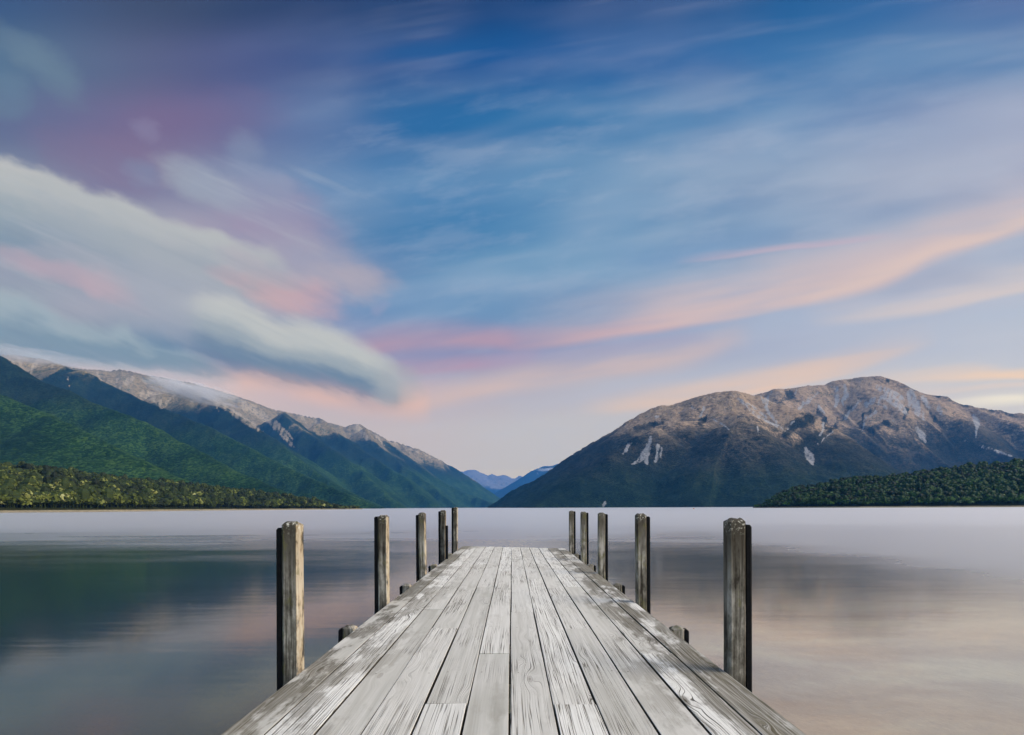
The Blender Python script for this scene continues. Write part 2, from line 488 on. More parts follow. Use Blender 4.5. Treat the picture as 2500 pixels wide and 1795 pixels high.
def terrain(name, mat, px0, px1, ncol, D0, D1, nrow, ridges, bare_fn, strokes, gully=0.35, woods=(), rough=1.0, seed=3, logd=True, wide=None, floor=-6.0, low=None):
    px = np.linspace(px0, px1, ncol)
    if wide:      # the land goes on, more coarsely, beyond what the photograph frames
        a_, b_ = wide
        px = np.concatenate([np.linspace(a_, px0, 110)[:-1]] * (a_ < px0) + [px] + [np.linspace(px1, b_, 90)[1:]] * (b_ > px1))
        ncol = len(px)
    D = np.geomspace(D0, D1, nrow) if logd else np.linspace(D0, D1, nrow)
    PX, DD = np.meshgrid(px, D)
    Xg = (PX - CX) / F * DD; Yg = DD
    X0, Y0 = Xg, Yg
    sw = DD / 2600.0
    Xg = X0 + 14 * sw * (fbm(X0 / (150 * sw.mean()), Y0 / 200, seed + 61, 3) - .5)
    Yg = Y0 + 150 * sw * (fbm(X0 / (190 * sw.mean()), Y0 / 260, seed + 62, 3) - .5)
    H = np.full(Xg.shape, -1e4); Lb = np.zeros_like(H); db = np.zeros_like(H); kb = np.zeros_like(H); fl = np.zeros_like(H)
    for ri, rd in enumerate(ridges):
        a = np.array([at(*p) for p in rd['pts']])
        L0 = 0.0
        nz = rd.get('r', 30.0); s = rd['s']
        for i in range(len(a) - 1):
            p, q = a[i], a[i + 1]
            e = q[:2] - p[:2]; ln = math.hypot(*e) + 1e-6
            t = np.clip(((Xg - p[0]) * e[0] + (Yg - p[1]) * e[1]) / ln ** 2, 0, 1)
            d = np.hypot(Xg - (p[0] + t * e[0]), Yg - (p[1] + t * e[1]))
            L = L0 + t * ln + ri * 1731.0
            side = np.sign((Xg - p[0]) * e[1] - (Yg - p[1]) * e[0])
            lam = rd.get('lam', 230.0)
            Lw = L + side * 400 + 60 * (vnoise(Xg / 300, Yg / 300, seed + 5) - .5)
            gn = 1 - np.abs(2 * vnoise(Lw / lam, d / 1500.0, seed + ri) - 1)
            gn2 = 1 - np.abs(2 * vnoise(Lw / lam * 2.7 + 9, d / 700.0, seed + ri + 50) - 1)
            amt = rd.get('g', gully)
            dd = np.sqrt(d * d + nz * nz) - nz
            h = p[2] + (q[2] - p[2]) * t - s * dd * (1 + amt * (gn * .7 + gn2 * .3 - .45)) * (1 + rd.get('cv', 0) * np.exp(-d / 150.0))
            w = h > H
            H = np.where(w, h, H); Lb = np.where(w, Lw, Lb); db = np.where(w, d, db); kb = np.where(w, ri, kb); fl = np.where(w, .5 + (gn * .6 + gn2 * .4 - .5) * sstep(0, 90, d), fl)
            L0 += ln
    def soft(A, r):
        for ax in (0, 1):
            B = np.copy(A); n_ = 1
            for q in range(1, r + 1):
                B = B + np.concatenate([A[q:], np.repeat(A[-1:], q, 0)]) + np.concatenate([np.repeat(A[:1], q, 0), A[:-q]]) ; n_ += 2
            A = (B / n_).T
        return A
    Xg, Yg = X0, Y0
    # loose ground fills the bottoms of the gullies
    H = np.maximum(H, soft(soft(H, 4), 3)); fl = soft(fl, 4)
    nzv = fbm(Xg / 120, Yg / 120, seed + 9, 5, .55) - .5
    nzs = fbm(Xg / 14, Yg / 14, seed + 19, 3, .6) - .5
    H = H + np.clip(H / 45, 0, 1) * rough * (np.clip(db / 60, 0, 1) * nzv * 34 + nzs * np.clip(DD / 400, 1.5, 7) * .8)
    if low is not None:
        H = np.minimum(H, low(Xg, Yg, PX))
    H = np.maximum(H, floor)
    V = np.stack([Xg, Yg, H], -1).reshape(-1, 3)
    idx = np.arange(nrow * ncol).reshape(nrow, ncol)
    Q = np.stack([idx[:-1, :-1], idx[:-1, 1:], idx[1:, 1:], idx[1:, :-1]], -1).reshape(-1, 4)
    keep = (H.reshape(-1)[Q] > floor + 0.01).any(1)
    Q = Q[keep]
    bare = bare_fn(Xg, Yg, H, Lb, db, kb, PX)
    # bare gullies and slips, each running down its own fall line
    PYv = HY - (H - CAM_Z) / DD * F - (PX - CX) * ROLL
    wob = 13 * (fbm(PX / 14, PYv / 14, seed + 31, 4, .6) - .5)
    sc = np.zeros_like(H)
    for st in strokes:
        for (x0, y0, w0), (x1, y1, w1) in zip(st[:-1], st[1:]):
            ex, ey = x1 - x0, y1 - y0
            t = np.clip(((PX - x0) * ex + (PYv - y0) * ey) / (ex * ex + ey * ey), 0, 1)
            d = np.hypot(PX + wob - (x0 + t * ex), PYv + wob * .5 - (y0 + t * ey))
            w = w0 + (w1 - w0) * t
            sc = np.maximum(sc, sstep(1.25, 0.55, d / w) * 1.0)
    for st in woods:
        for (x0, y0, w0), (x1, y1, w1) in zip(st[:-1], st[1:]):
            ex, ey = x1 - x0, y1 - y0
            t = np.clip(((PX - x0) * ex + (PYv - y0) * ey) / (ex * ex + ey * ey), 0, 1)
            d = np.hypot(PX + wob * 1.8 - (x0 + t * ex), PYv + wob * 1.2 - (y0 + t * ey))
            bare = bare - .38 * sstep(1.4, 0.3, d / (w0 + (w1 - w0) * t))
    used = np.unique(Q); remap = np.full(len(V), -1); remap[used] = np.arange(len(used))
    o = big_mesh(name, V[used], remap[Q], mat, {'bare': bare.reshape(-1)[used], 'scree': (sc * np.clip(.30 + 1.25 * vnoise(PX / 4.5 + PYv / 17, PYv / 10, 91), 0, 1)).reshape(-1)[used], 'flow': fl.reshape(-1)[used]})
    return o


def P4(*pts): return [(1800 + x / 3.24, 850 + y / 3.24, w / 1.0) for x, y, w in pts]
def P3(*pts): return [(1200 + x / 3.24, 850 + y / 3.24, w / 1.0) for x, y, w in pts]
def P2(*pts): return [(600 + x / 3.24, 950 + y / 3.24, w / 1.0) for x, y, w in pts]
def P1(*pts): return [(x / 3.24, 800 + y / 3.24, w / 1.0) for x, y, w in pts]


def line(pts, D0, D1):
    """spread depth along a traced crest"""
    xs = np.array([p[:2] for p in pts], float)
    c = np.concatenate([[0], np.cumsum(np.hypot(*np.diff(xs, axis=0).T))]); c /= c[-1]
    n0 = sum(1 for p in pts if p[0] < -410)
    if n0: c = np.where(np.arange(len(c)) < n0, 0.0, (c - c[n0]) / (1 - c[n0]))
    if pts[0][0] == -1500: c = np.where(xs[:, 0] < -310, 0.0, np.clip(c, 0, 1))
    return [(p[0], p[1], D0 + (D1 - D0) * t) for p, t in zip(pts, c)]


# --- the long range on the left: main crest and the spurs that run down to the lake
SK = [(-1700, 700), (-1100, 770), (-400, 800), (-150, 840), (0, 863), (93, 872), (173, 896), (222, 899), (256, 903), (293, 901), (321, 906), (358, 916), (401, 925), (457, 930), (520, 948), (574, 966),
      (631, 985), (662, 998), (702, 1007), (739, 1013), (776, 1018), (797, 1029), (822, 1038), (844, 1043), (856, 1039), (878, 1036), (896, 1046), (924, 1061),
      (949, 1075), (970, 1078), (1001, 1089), (1032, 1101), (1063, 1117), (1094, 1132), (1125, 1151), (1156, 1172), (1186, 1194), (1217, 1215), (1254, 1237)]
S1 = [(-1500, 700), (-900, 760), (-300, 880), (0, 964), (62, 991), (154, 1028), (216, 1056), (278, 1090), (340, 1121), (386, 1149), (432, 1166), (520, 1192), (600, 1213), (720, 1238)]
S2 = [(-1500, 640), (-900, 690), (-300, 770), (-100, 828), (0, 869), (49, 905), (74, 923), (123, 939), (173, 954), (235, 985), (284, 1004), (309, 1013), (346, 1028), (386, 1056), (432, 1078), (481, 1102), (525, 1127), (571, 1149), (617, 1167), (664, 1189), (780, 1232)]
S3 = [(130, 885), (170, 898), (191, 906), (210, 906), (235, 920), (278, 945), (324, 967), (361, 982), (392, 994), (432, 1010), (494, 1035), (525, 1047), (571, 1072), (617, 1096), (664, 1124), (700, 1142), (800, 1185), (920, 1237)]
S4 = [(457, 934), (480, 950), (500, 968), (531, 983), (552, 998), (586, 1016), (610, 1031), (634, 1049), (662, 1067), (693, 1089), (730, 1117), (760, 1141), (791, 1166), (840, 1195), (930, 1238)]
S5 = [(690, 1004), (706, 1024), (730, 1045), (773, 1073), (816, 1098), (862, 1132), (893, 1163), (980, 1238)]
S6 = [(797, 1031), (822, 1055), (878, 1095), (924, 1126), (980, 1160), (1060, 1238)]
S7 = [(896, 1048), (905, 1072), (950, 1110), (1000, 1150), (1050, 1185), (1120, 1238)]
S8 = [(949, 1076), (960, 1090), (1001, 1123), (1063, 1166), (1125, 1200), (1200, 1226), (1256, 1238)]
leftR = [dict(pts=line(SK, 3100, 7200), s=.75, r=8, lam=190),
         dict(pts=line(S1, 1650, 900), s=.62, r=14, lam=160, g=.25),
         dict(pts=line(S2, 2500, 1250), s=.66, r=14, lam=200, g=.3),
         dict(pts=line(S3, 3300, 1750), s=.70, r=12, lam=210),
         dict(pts=line(S4, 3900, 2300), s=.72, r=12, lam=210),
         dict(pts=line(S5, 4700, 3000), s=.72, r=20, lam=210),
         dict(pts=line(S6, 5100, 3600), s=.72, r=20, lam=210),
         dict(pts=line(S7, 5500, 4300), s=.72, r=20, lam=210),
         dict(pts=line(S8, 5800, 5200), s=.72, r=20, lam=210)]


def bare_left(Xg, Yg, H, L, d, k, PX):
    tl = 700 + 210 * (vnoise(L / 130, d / 500, 77) - .5) + 110 * (vnoise(L / 45, d / 200, 78) - .5)
    tl = tl - np.clip(d, 0, 300) * 0.22 + (k == 2) * 300 + (k == 1) * 900 + (k == 3) * 60
    tl = tl - np.clip((PX - 850) / 300, 0, 1) * 260
    return sstep(-110, 110, H - tl)


strL = [P2((0, 130, 15), (100, 185, 13), (200, 260, 9), (290, 350, 8), (350, 430, 6), (408, 485, 3)),
        P2((230, 250, 5), (320, 330, 4), (375, 400, 2)),
        P1((1680, 570, 8), (1800, 640, 9), (1950, 740, 10), (2060, 810, 7)),
        P1((1700, 590, 3), (1725, 660, 2)),
        P1((1130, 520, 12), (1250, 560, 16), (1290, 630, 5)), P1((1400, 520, 6), (1340, 580, 5), (1300, 620, 3)),
        P1((760, 340, 5), (790, 400, 4), (830, 430, 3)), P1((1050, 400, 6), (990, 450, 8), (960, 470, 5)),
        P1((950, 400, 4), (900, 440, 3)), P1((300, 260, 5), (270, 310, 7), (250, 360, 4)), P1((150, 250, 7), (180, 310, 4)), P1((60, 230, 6), (120, 280, 5)),
        P1((420, 300, 4), (350, 300, 3)), P1((540, 400, 3), (560, 470, 2)),
        P2((110, 315, 3), (150, 338, 2)), P2((450, 220, 6), (480, 265, 3)), P2((560, 260, 5), (600, 300, 2)),
        P2((880, 300, 8), (960, 380, 7), (975, 425, 2)), P2((1040, 380, 6), (1090, 440, 2)), P2((1240, 440, 4), (1290, 505, 2)), P2((1400, 500, 3), (1450, 545, 2)),
        P2((1120, 410, 4), (1240, 450, 4), (1440, 530, 3), (1560, 580, 2))]
o = terrain('mountain_range', M_left, -420, 1290, 860, 640, 7600, 430, leftR, bare_left, strL, seed=3, wide=(-1500, 1290))
tag(o, 'long forested mountain range with bare tan crest falling from the left to the lake', 'mountains', kind='structure')

# --- the bald mountain on the right
R1 = P3((180, 1262, 0), (230, 1200, 0), (300, 1150, 0), (400, 1070, 0), (500, 990, 0), (600, 920, 0), (700, 850, 0), (800, 780, 0), (900, 700, 0), (1000, 635, 0), (1100, 570, 0), (1200, 510, 0),
        (1280, 470, 0), (1350, 448, 0), (1410, 448, 0), (1500, 420, 0), (1600, 395, 0), (1700, 370, 0), (1800, 350, 0), (1900, 342, 0), (2000, 347, 0), (2080, 365, 0), (2140, 364, 0))
R3 = P4((190, 363, 0), (280, 335, 0), (450, 320, 0), (560, 298, 0), (700, 285, 0), (780, 255, 0), (880, 237, 0), (960, 230, 0), (1060, 240, 0), (1200, 270, 0), (1400, 325, 0), (1600, 385, 0), (1800, 445, 0),
        (2000, 485, 0), (2150, 520, 0), (2268, 550, 0), (2600, 640, 0), (3200, 900, 0), (5200, 980, 0), (6400, 1100, 0))
RA = P3((1850, 400, 0), (1850, 450, 0), (1790, 530, 0), (1740, 565, 0), (1680, 580, 0), (1600, 574, 0), (1500, 577, 0), (1400, 602, 0), (1300, 647, 0), (1200, 690, 0), (1100, 760, 0), (1000, 832, 0), (850, 925, 0), (700, 1015, 0), (550, 1115, 0), (380, 1235, 0))
R2 = P4((0, 346, 0), (60, 400, 0), (140, 500, 0), (240, 600, 0), (350, 700, 0), (440, 800, 0), (520, 905, 0), (620, 1010, 0), (760, 1110, 0), (900, 1240, 0))
R2b = P4((0, 500, 0), (-30, 620, 0), (30, 760, 0), (120, 900, 0), (200, 1080, 0), (240, 1240, 0))
R4 = P4((960, 234, 0), (1060, 300, 0), (1090, 380, 0), (1010, 460, 0), (900, 545, 0), (800, 640, 0), (720, 740, 0), (660, 850, 0), (700, 960, 0), (800, 1080, 0), (900, 1240, 0))
R4b = P4((780, 260, 0), (740, 350, 0), (640, 440, 0), (540, 540, 0), (480, 640, 0), (440, 760, 0))
R5 = P4((1200, 275, 0), (1240, 380, 0), (1330, 470, 0), (1300, 580, 0), (1240, 680, 0), (1280, 800, 0), (1400, 960, 0), (1560, 1240, 0))
R6 = P4((1560, 378, 0), (1600, 480, 0), (1700, 600, 0), (1780, 700, 0), (1950, 775, 0), (2100, 830, 0), (2260, 890, 0), (2500, 1000, 0))
R7 = P4((2150, 525, 0), (2240, 640, 0), (2400, 760, 0), (2700, 950, 0))
tr = lambda r: [(p[0], p[1]) for p in r]
rightR = [dict(pts=line(tr(R1), 2790, 2480), s=0.62, r=9, lam=161, g=.5),
          dict(pts=line(tr(RA), 2418, 1860), s=0.68, r=30, lam=148, g=.4),
          dict(pts=line(tr(R2), 2455, 1705), s=0.86, r=18, lam=142, g=.5),
          dict(pts=line(tr(R2b), 2232, 1612), s=0.6, r=55, lam=142, g=.5),
          dict(pts=line(tr(R3), 3344, 3788), s=0.72, r=37, lam=142, g=.85),
          dict(pts=line(tr(R4), 3506, 2418), s=0.98, r=15, lam=111, g=.95),
          dict(pts=line(tr(R4b), 3408, 2821), s=1.0, r=12, lam=111, g=.95),
          dict(pts=line(tr(R5), 3586, 2337), s=0.85, r=15, lam=111, g=.95),
          dict(pts=line(tr(R6), 3667, 2176), s=0.75, r=15, lam=111, g=.85),
          dict(pts=line(tr(R7), 3707, 2579), s=0.7, r=15, lam=111, g=.85)]


def bare_right(Xg, Yg, H, L, d, k, PX):
    H = H / np.where(k >= 4, .806, .62)
    tl = 480 + 150 * (vnoise(L / 70, d / 250, 87) - .5) + 90 * (vnoise(L / 25, d / 100, 88) - .5) + 120 * (fbm(Xg / 160, Yg / 160, 90, 3) - .5)
    tl = tl - np.clip((PX - 1950) / 250, 0, 1) * 20 + np.clip((1600 - PX) / 250, 0, 1) * 90
    return sstep(-300, 240, H - tl)


strR = [P4((195, 380, 3), (220, 430, 6), (245, 500, 5), (300, 570, 4), (375, 655, 2)), P4((280, 350, 4), (240, 410, 5), (225, 470, 4)),
        P4((540, 800, 7), (575, 860, 12), (598, 900, 8), (606, 928, 2)),
        P4((490, 480, 4), (560, 420, 6), (640, 350, 4)), P4((470, 330, 3), (455, 360, 2)), P4((780, 320, 8), (795, 400, 9), (780, 460, 5)), P4((858, 290, 3), (865, 380, 6), (838, 450, 3)),
        P4((1120, 310, 8), (1200, 350, 12), (1290, 400, 12)), P4((1170, 390, 8), (1090, 410, 8), (1020, 450, 7)), P4((1190, 400, 8), (1300, 470, 10), (1360, 530, 5)),
        P4((1370, 350, 12), (1400, 440, 16), (1440, 510, 13), (1470, 560, 6)), P4((1480, 400, 8), (1520, 470, 6)), P4((1600, 470, 9), (1615, 520, 5)),
        P4((1425, 640, 7), (1470, 700, 11), (1495, 748, 3)), P4((1230, 570, 4), (1250, 600, 3)),
        P4((1870, 540, 6), (1900, 590, 12), (1900, 640, 4), (1893, 710, 2)),
        P4((1905, 772, 3), (2000, 797, 4), (2100, 832, 4), (2210, 868, 2)), P4((1765, 724, 3), (1825, 742, 2)),
        P4((690, 595, 4), (658, 690, 3)), P4((980, 420, 4), (900, 500, 4), (850, 555, 5)), P4((640, 460, 6), (690, 510, 3)), P4((450, 580, 3), (400, 640, 4)), P4((760, 660, 2), (640, 760, 2)),
        P4((1100, 500, 5), (1010, 570, 4), (985, 660, 2)), P4((1180, 470, 6), (1120, 440, 4)),
        P3((1255, 705, 6), (1235, 790, 10), (1190, 870, 9), (1110, 920, 2)), P3((1225, 800, 8), (1225, 900, 6)), P3((1320, 770, 5), (1300, 890, 6)), P3((1345, 790, 4), (1340, 860, 3)),
        P3((1105, 755, 5), (1065, 800, 5), (1040, 835, 2)), P3((1580, 450, 5), (1610, 480, 5)), P3((1690, 470, 5), (1650, 540, 3)), P3((1300, 545, 4), (1330, 540, 3)),
        P3((1900, 370, 4), (2000, 440, 4), (2110, 540, 5), (2268, 620, 4)), P3((1930, 390, 4), (2050, 450, 4), (2200, 560, 4)), P3((1765, 565, 4), (1850, 615, 3), (1900, 660, 2)),
        P3((900, 1225, 5), (880, 1250, 4)), P3((2100, 620, 4), (2110, 680, 3))]
wdR = [P4((370, 690, 8), (470, 600, 14), (560, 560, 15), (640, 520, 9)), P4((640, 470, 7), (690, 560, 8), (720, 650, 7)), P4((440, 800, 10), (560, 740, 14), (650, 700, 10)),
       P4((740, 660, 5), (830, 560, 6), (900, 480, 6), (985, 395, 4)), P4((975, 610, 5), (1000, 530, 6), (1090, 480, 5)), P4((330, 430, 9), (410, 370, 14), (480, 430, 9)),
       P4((1300, 400, 5), (1350, 490, 6), (1330, 560, 6)), P4((1440, 380, 4), (1560, 560, 6), (1610, 600, 5)), P4((1060, 640, 8), (1180, 590, 8), (1260, 640, 8)), P4((860, 400, 4), (800, 330, 3)),
       P4((1060, 236, 5), (1200, 262, 6), (1400, 318, 7), (1600, 378, 8), (1800, 440, 9), (2000, 482, 9), (2150, 518, 8), (2400, 590, 8)),
       P3((1650, 590, 6), (1690, 560, 8), (1720, 540, 4)), P3((1150, 640, 8), (1280, 600, 9), (1390, 570, 5)), P3((1560, 440, 6), (1660, 500, 5))]
o = terrain('mountain', M_right, 1190, 2760, 1000, 1270, 4300, 400, rightR, bare_right, strR, gully=.4, wide=(1190, 3700), woods=wdR, rough=1.1, seed=23, logd=True)
tag(o, 'broad bald mountain with grey scree gullies on the right of the valley', 'mountain', kind='structure')

# --- far ranges at the head of the lake
F1 = [(900, 1160), (1040, 1150), (1131, 1152), (1145, 1149), (1159, 1147), (1174, 1154), (1193, 1160), (1202, 1156), (1217, 1161), (1230, 1158), (1248, 1163), (1260, 1165), (1270, 1161), (1285, 1167), (1330, 1160), (1420, 1168)]
o = terrain('distant_peaks', M_far, 880, 1440, 380, 12500, 17400, 120,
            [dict(pts=line(F1, 16000, 16000), s=.55, r=10, lam=500, g=.6)],
            lambda Xg, Yg, H, L, d, k, PX: sstep(-100, 100, H - 520 - 240 * (vnoise(L / 300, d / 800, 5) - .5)), [], rough=1.6, seed=41)
tag(o, 'pale jagged peaks at the far head of the valley', 'mountains', kind='structure')
F2 = [(1190, 1234), (1217, 1211), (1260, 1179), (1302, 1149), (1323, 1140), (1348, 1137), (1373, 1129), (1398, 1124), (1450, 1105), (1520, 1085)]
F2b = [(1348, 1138), (1335, 1165), (1300, 1200), (1275, 1236)]
o = terrain('far_mountain', M_far, 1170, 1540, 300, 9800, 13800, 120,
            [dict(pts=line(F2, 11500, 12400), s=.6, r=12, lam=320, g=.3), dict(pts=line(F2b, 11800, 10600), s=.6, r=12, lam=320, g=.3)],
            lambda Xg, Yg, H, L, d, k, PX: sstep(-60, 60, H - 960 - 120 * (vnoise(L / 300, d / 800, 5) - .5)),
            [P3((365, 985, 3), (400, 1030, 3), (420, 1070, 2)), P3((450, 1000, 2), (425, 1040, 3), (418, 1075, 2))], rough=.8, seed=47)
tag(o, 'dark blue mountain behind the right mountain at the end of the lake', 'mountain', kind='structure')
#MARK_SHORE

# ------------------------------------------------------------------ wooded shores
def crowns(T, nclump, csize, seed):
    """T: rows x,y,z,height,radius,tint -> leaf clumps, dark cores and trunks of a wood as one mesh"""
    r = np.random.default_rng(seed)
    n = len(T)
    V = []; tint = []
    # each crown: 4-6 lobes, clumps scattered over the lobes
    nl = 5
    lob = r.normal(size=(n, nl, 3)); lob /= np.linalg.norm(lob, axis=2, keepdims=True)
    lob *= np.array([.55, .55, .38]) * r.uniform(.5, 1.0, (n, nl, 1))
    lr = r.uniform(.38, .62, (n, nl))
    li = r.integers(0, nl, (n, nclump))
    d = r.normal(size=(n, nclump, 3)); d[..., 2] = np.abs(d[..., 2]) * 1.0 - .25
    d /= np.linalg.norm(d, axis=2, keepdims=True)
    ii = np.arange(n)[:, None]
    c = lob[ii, li] + d * lr[ii, li][..., None] * r.uniform(.75, 1.05, (n, nclump, 1))
    R = T[:, 4][:, None, None]; Hh = T[:, 3][:, None]
    c = c * R
    c[..., 2] = c[..., 2] * (Hh * .48 / T[:, 4][:, None]) + Hh * .54
    c += T[:, None, :3]
    nrm = d + r.normal(size=d.shape) * .45; nrm /= np.linalg.norm(nrm, axis=2, keepdims=True)
    up = r.normal(size=d.shape)
    t1 = np.cross(nrm, up); t1 /= np.linalg.norm(t1, axis=2, keepdims=True)
    t2 = np.cross(nrm, t1)
    s = csize * r.uniform(.6, 1.25, (n, nclump, 1)) * (R / T[:, 4].mean()) ** .5
    quad = np.stack([c - t1 * s - t2 * s * .6, c + t1 * s - t2 * s * .75, c + t1 * s * .8 + t2 * s, c - t1 * s * .9 + t2 * s * .7], 2)
    V = quad.reshape(-1, 3)
    tint = np.repeat((T[:, 5][:, None] + r.normal(size=(n, nclump)) * .05), 4, axis=1).reshape(-1)
    Q = np.arange(len(V)).reshape(-1, 4)
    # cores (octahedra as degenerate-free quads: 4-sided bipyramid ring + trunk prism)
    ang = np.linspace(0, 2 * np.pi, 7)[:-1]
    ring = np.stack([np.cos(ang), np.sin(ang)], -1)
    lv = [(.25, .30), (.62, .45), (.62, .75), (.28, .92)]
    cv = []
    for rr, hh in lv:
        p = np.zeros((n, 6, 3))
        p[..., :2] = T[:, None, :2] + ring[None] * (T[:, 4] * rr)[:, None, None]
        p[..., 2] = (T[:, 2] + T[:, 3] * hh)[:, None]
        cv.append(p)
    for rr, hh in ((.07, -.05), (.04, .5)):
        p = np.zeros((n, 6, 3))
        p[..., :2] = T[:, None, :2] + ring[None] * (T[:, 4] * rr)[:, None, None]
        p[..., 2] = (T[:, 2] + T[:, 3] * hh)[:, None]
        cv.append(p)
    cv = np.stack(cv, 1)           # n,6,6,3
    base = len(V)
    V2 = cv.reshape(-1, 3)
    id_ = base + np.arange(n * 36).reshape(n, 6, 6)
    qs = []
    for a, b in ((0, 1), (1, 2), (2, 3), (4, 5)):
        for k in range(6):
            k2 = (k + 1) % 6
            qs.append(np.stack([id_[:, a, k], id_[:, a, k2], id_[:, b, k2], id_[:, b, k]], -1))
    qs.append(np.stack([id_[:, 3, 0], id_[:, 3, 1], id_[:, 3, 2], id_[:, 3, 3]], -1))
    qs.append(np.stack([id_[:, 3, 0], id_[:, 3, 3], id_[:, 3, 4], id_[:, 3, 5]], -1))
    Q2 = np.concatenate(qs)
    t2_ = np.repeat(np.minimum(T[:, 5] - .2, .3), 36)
    return np.concatenate([V, V2]), np.concatenate([Q, Q2]), np.concatenate([tint, t2_])


def leaf_material(name, stops):
    m, g, out = material(name)
    geo = g.node('ShaderNodeNewGeometry')
    n = g.noise(geo.outputs['Position'], 0.35, 3, .6)
    c = g.ramp(g.attr('tint') + (n - .5) * .25, stops)
    p = principled(g, out, c, .7, None, .15)
    return m


M_leafL = leaf_material('beech_leaves', [(0, (.006, .010, .002)), (.33, (.022, .034, .005)), (.58, (.085, .105, .017)), (.82, (.19, .20, .06)), (1, (.29, .30, .14))])
M_leafR = leaf_material('dark_beech_leaves', [(0, (.004, .009, .002)), (.33, (.012, .034, .004)), (.58, (.036, .085, .010)), (.82, (.085, .14, .04)), (1, (.22, .26, .17))])


def shore_material(name, a, b):
    m, g, out = material(name)
    geo = g.node('ShaderNodeNewGeometry')
    n = g.noise(geo.outputs['Position'], .5, 5, .6)
    _, _, z = g.xyz(geo.outputs['Position'])
    c = g.ramp(n, [(.3, a), (.7, b)])
    c = g.mix(g.smooth(z, 0.9, 1.6), g.ramp(n, [(.3, (.17, .15, .10)), (.7, (.32, .28, .20))]), c)
    principled(g, out, c, .95, bump(g, n, .5, .2), .05)
    return m


M_shore = shore_material('shore_soil', (.012, .016, .006), (.03, .034, .012))


def curve1(pts):
    xs, ys = zip(*pts)
    return lambda x: np.interp(x, xs, ys)


# left shore: a low wooded fan in front of the range
Ltop = curve1([(-1500, 1060), (-300, 1100), (0, 1128), (93, 1136), (185, 1146), (278, 1158), (401, 1170), (525, 1183), (617, 1195), (700, 1204), (785, 1219), (831, 1227), (875, 1238)])
Lsh = curve1([(-1500, 175), (-300, 255), (0, 318), (150, 345), (278, 372), (320, 400), (420, 470), (600, 600), (780, 720), (875, 790)])
Ldep = curve1([(-300, 190), (0, 200), (300, 210), (600, 200), (780, 110), (875, 20)])


def left_ground(PX, D):
    s = Lsh(PX); dep = Ldep(PX); Dt = s + dep
    ztop = CAM_Z + (HY - Ltop(PX) - (PX - CX) * ROLL) / F * Dt - 11.0
    ztop = np.maximum(ztop, 1.4)
    t = (D - s) / dep
    z = np.where(t < 0, t * 3.0, .25 + .9 * np.clip(t * 30, 0, 1) + (ztop - 1.15) * np.clip(t, 0, 1.15) ** .85)
    return z + (t > .05) * (vnoise(PX / 25, D / 9, 61) - .5) * 1.2


Rtop = curve1([(1840, 1238), (1862, 1219), (1880, 1207), (1930, 1189), (1973, 1183), (2031, 1172), (2062, 1167), (2109, 1166), (2140, 1161), (2195, 1157), (2248, 1149), (2325, 1141), (2371, 1134), (2448, 1128), (2500, 1121), (2760, 1095)])
Rsh = curve1([(1840, 610), (1900, 592), (2100, 548), (2500, 505), (2760, 490)])
Rdep = curve1([(1840, 15), (1900, 90), (2000, 150), (2200, 180), (2760, 192)])


def right_ground(PX, D):
    s = Rsh(PX); dep = Rdep(PX); Dt = s + dep
    ztop = CAM_Z + (HY - Rtop(PX) - (PX - CX) * ROLL) / F * Dt - 7.5
    ztop = np.maximum(ztop, 1.4)
    t = (D - s) / dep
    z = np.where(t < 0, t * 3.0, .3 + .9 * np.clip(t * 30, 0, 1) + (ztop - 1.2) * np.clip(t, 0, 1.1) ** .8)
    return z + (t > .05) * (vnoise(PX / 14, D / 9, 63) - .5) * 1.3


def ground_patch(name, fn, px0, px1, ncol, sfn, dfn, nrow, mat):
    px = np.linspace(px0, px1, ncol); t = np.linspace(-.12, 1.35, nrow) ** 1
    PX, T = np.meshgrid(px, t)
    D = sfn(PX) + dfn(PX) * T
    H = fn(PX, D)
    H = np.where(T > 1.15, H - (T - 1.15) * 60, H)
    V = np.stack([(PX - CX) / F * D, D, H], -1).reshape(-1, 3)
    idx = np.arange(nrow * ncol).reshape(nrow, ncol)
    Q = np.stack([idx[:-1, :-1], idx[:-1, 1:], idx[1:, 1:], idx[1:, :-1]], -1).reshape(-1, 4)
    return big_mesh(name, V, Q, mat)


o = ground_patch('lake_shore', left_ground, -1480, 885, 400, Lsh, Ldep, 60, M_shore)
tag(o, 'low shore with a thin pale beach under the left forest', 'shore', kind='structure')
o = ground_patch('lake_shore', right_ground, 1838, 3500, 340, Rsh, Rdep, 60, M_shore)
tag(o, 'low wooded promontory shore on the right of the lake', 'shore', kind='structure')


def plant(n, fn, sfn, dfn, px0, px1, tmin, hr, rr, tintfn, seed, sink):
    r = np.random.default_rng(seed)
    out = []
    px = r.uniform(px0, px1, n * 3); t = r.uniform(tmin, 1.08, n * 3) ** 1.0
    w = (sfn(px) + dfn(px) * t) * dfn(px)
    keep = r.uniform(0, w.max(), n * 3) < w
    px, t = px[keep][:n], t[keep][:n]
    # a front row close along the water
    pf = np.linspace(px0, px1, int(n * .12)) + r.normal(size=int(n * .12)) * 2
    px = np.concatenate([px, pf]); t = np.concatenate([t, np.abs(r.normal(size=len(pf))) * .012 + tmin * .9])
    D = sfn(px) + dfn(px) * t
    z = fn(px, D)
    h = r.uniform(*hr, len(px)); rad = r.uniform(*rr, len(px))
    h = h * (0.8 + .35 * r.uniform(size=len(px)) ** 2)
    edge = np.clip(dfn(px) / 120, .35, 1)
    h *= edge; rad *= edge ** .5
    tint = tintfn(px, t, r)
    return np.stack([(px - CX) / F * D, D, z - sink, h, rad, tint], -1)


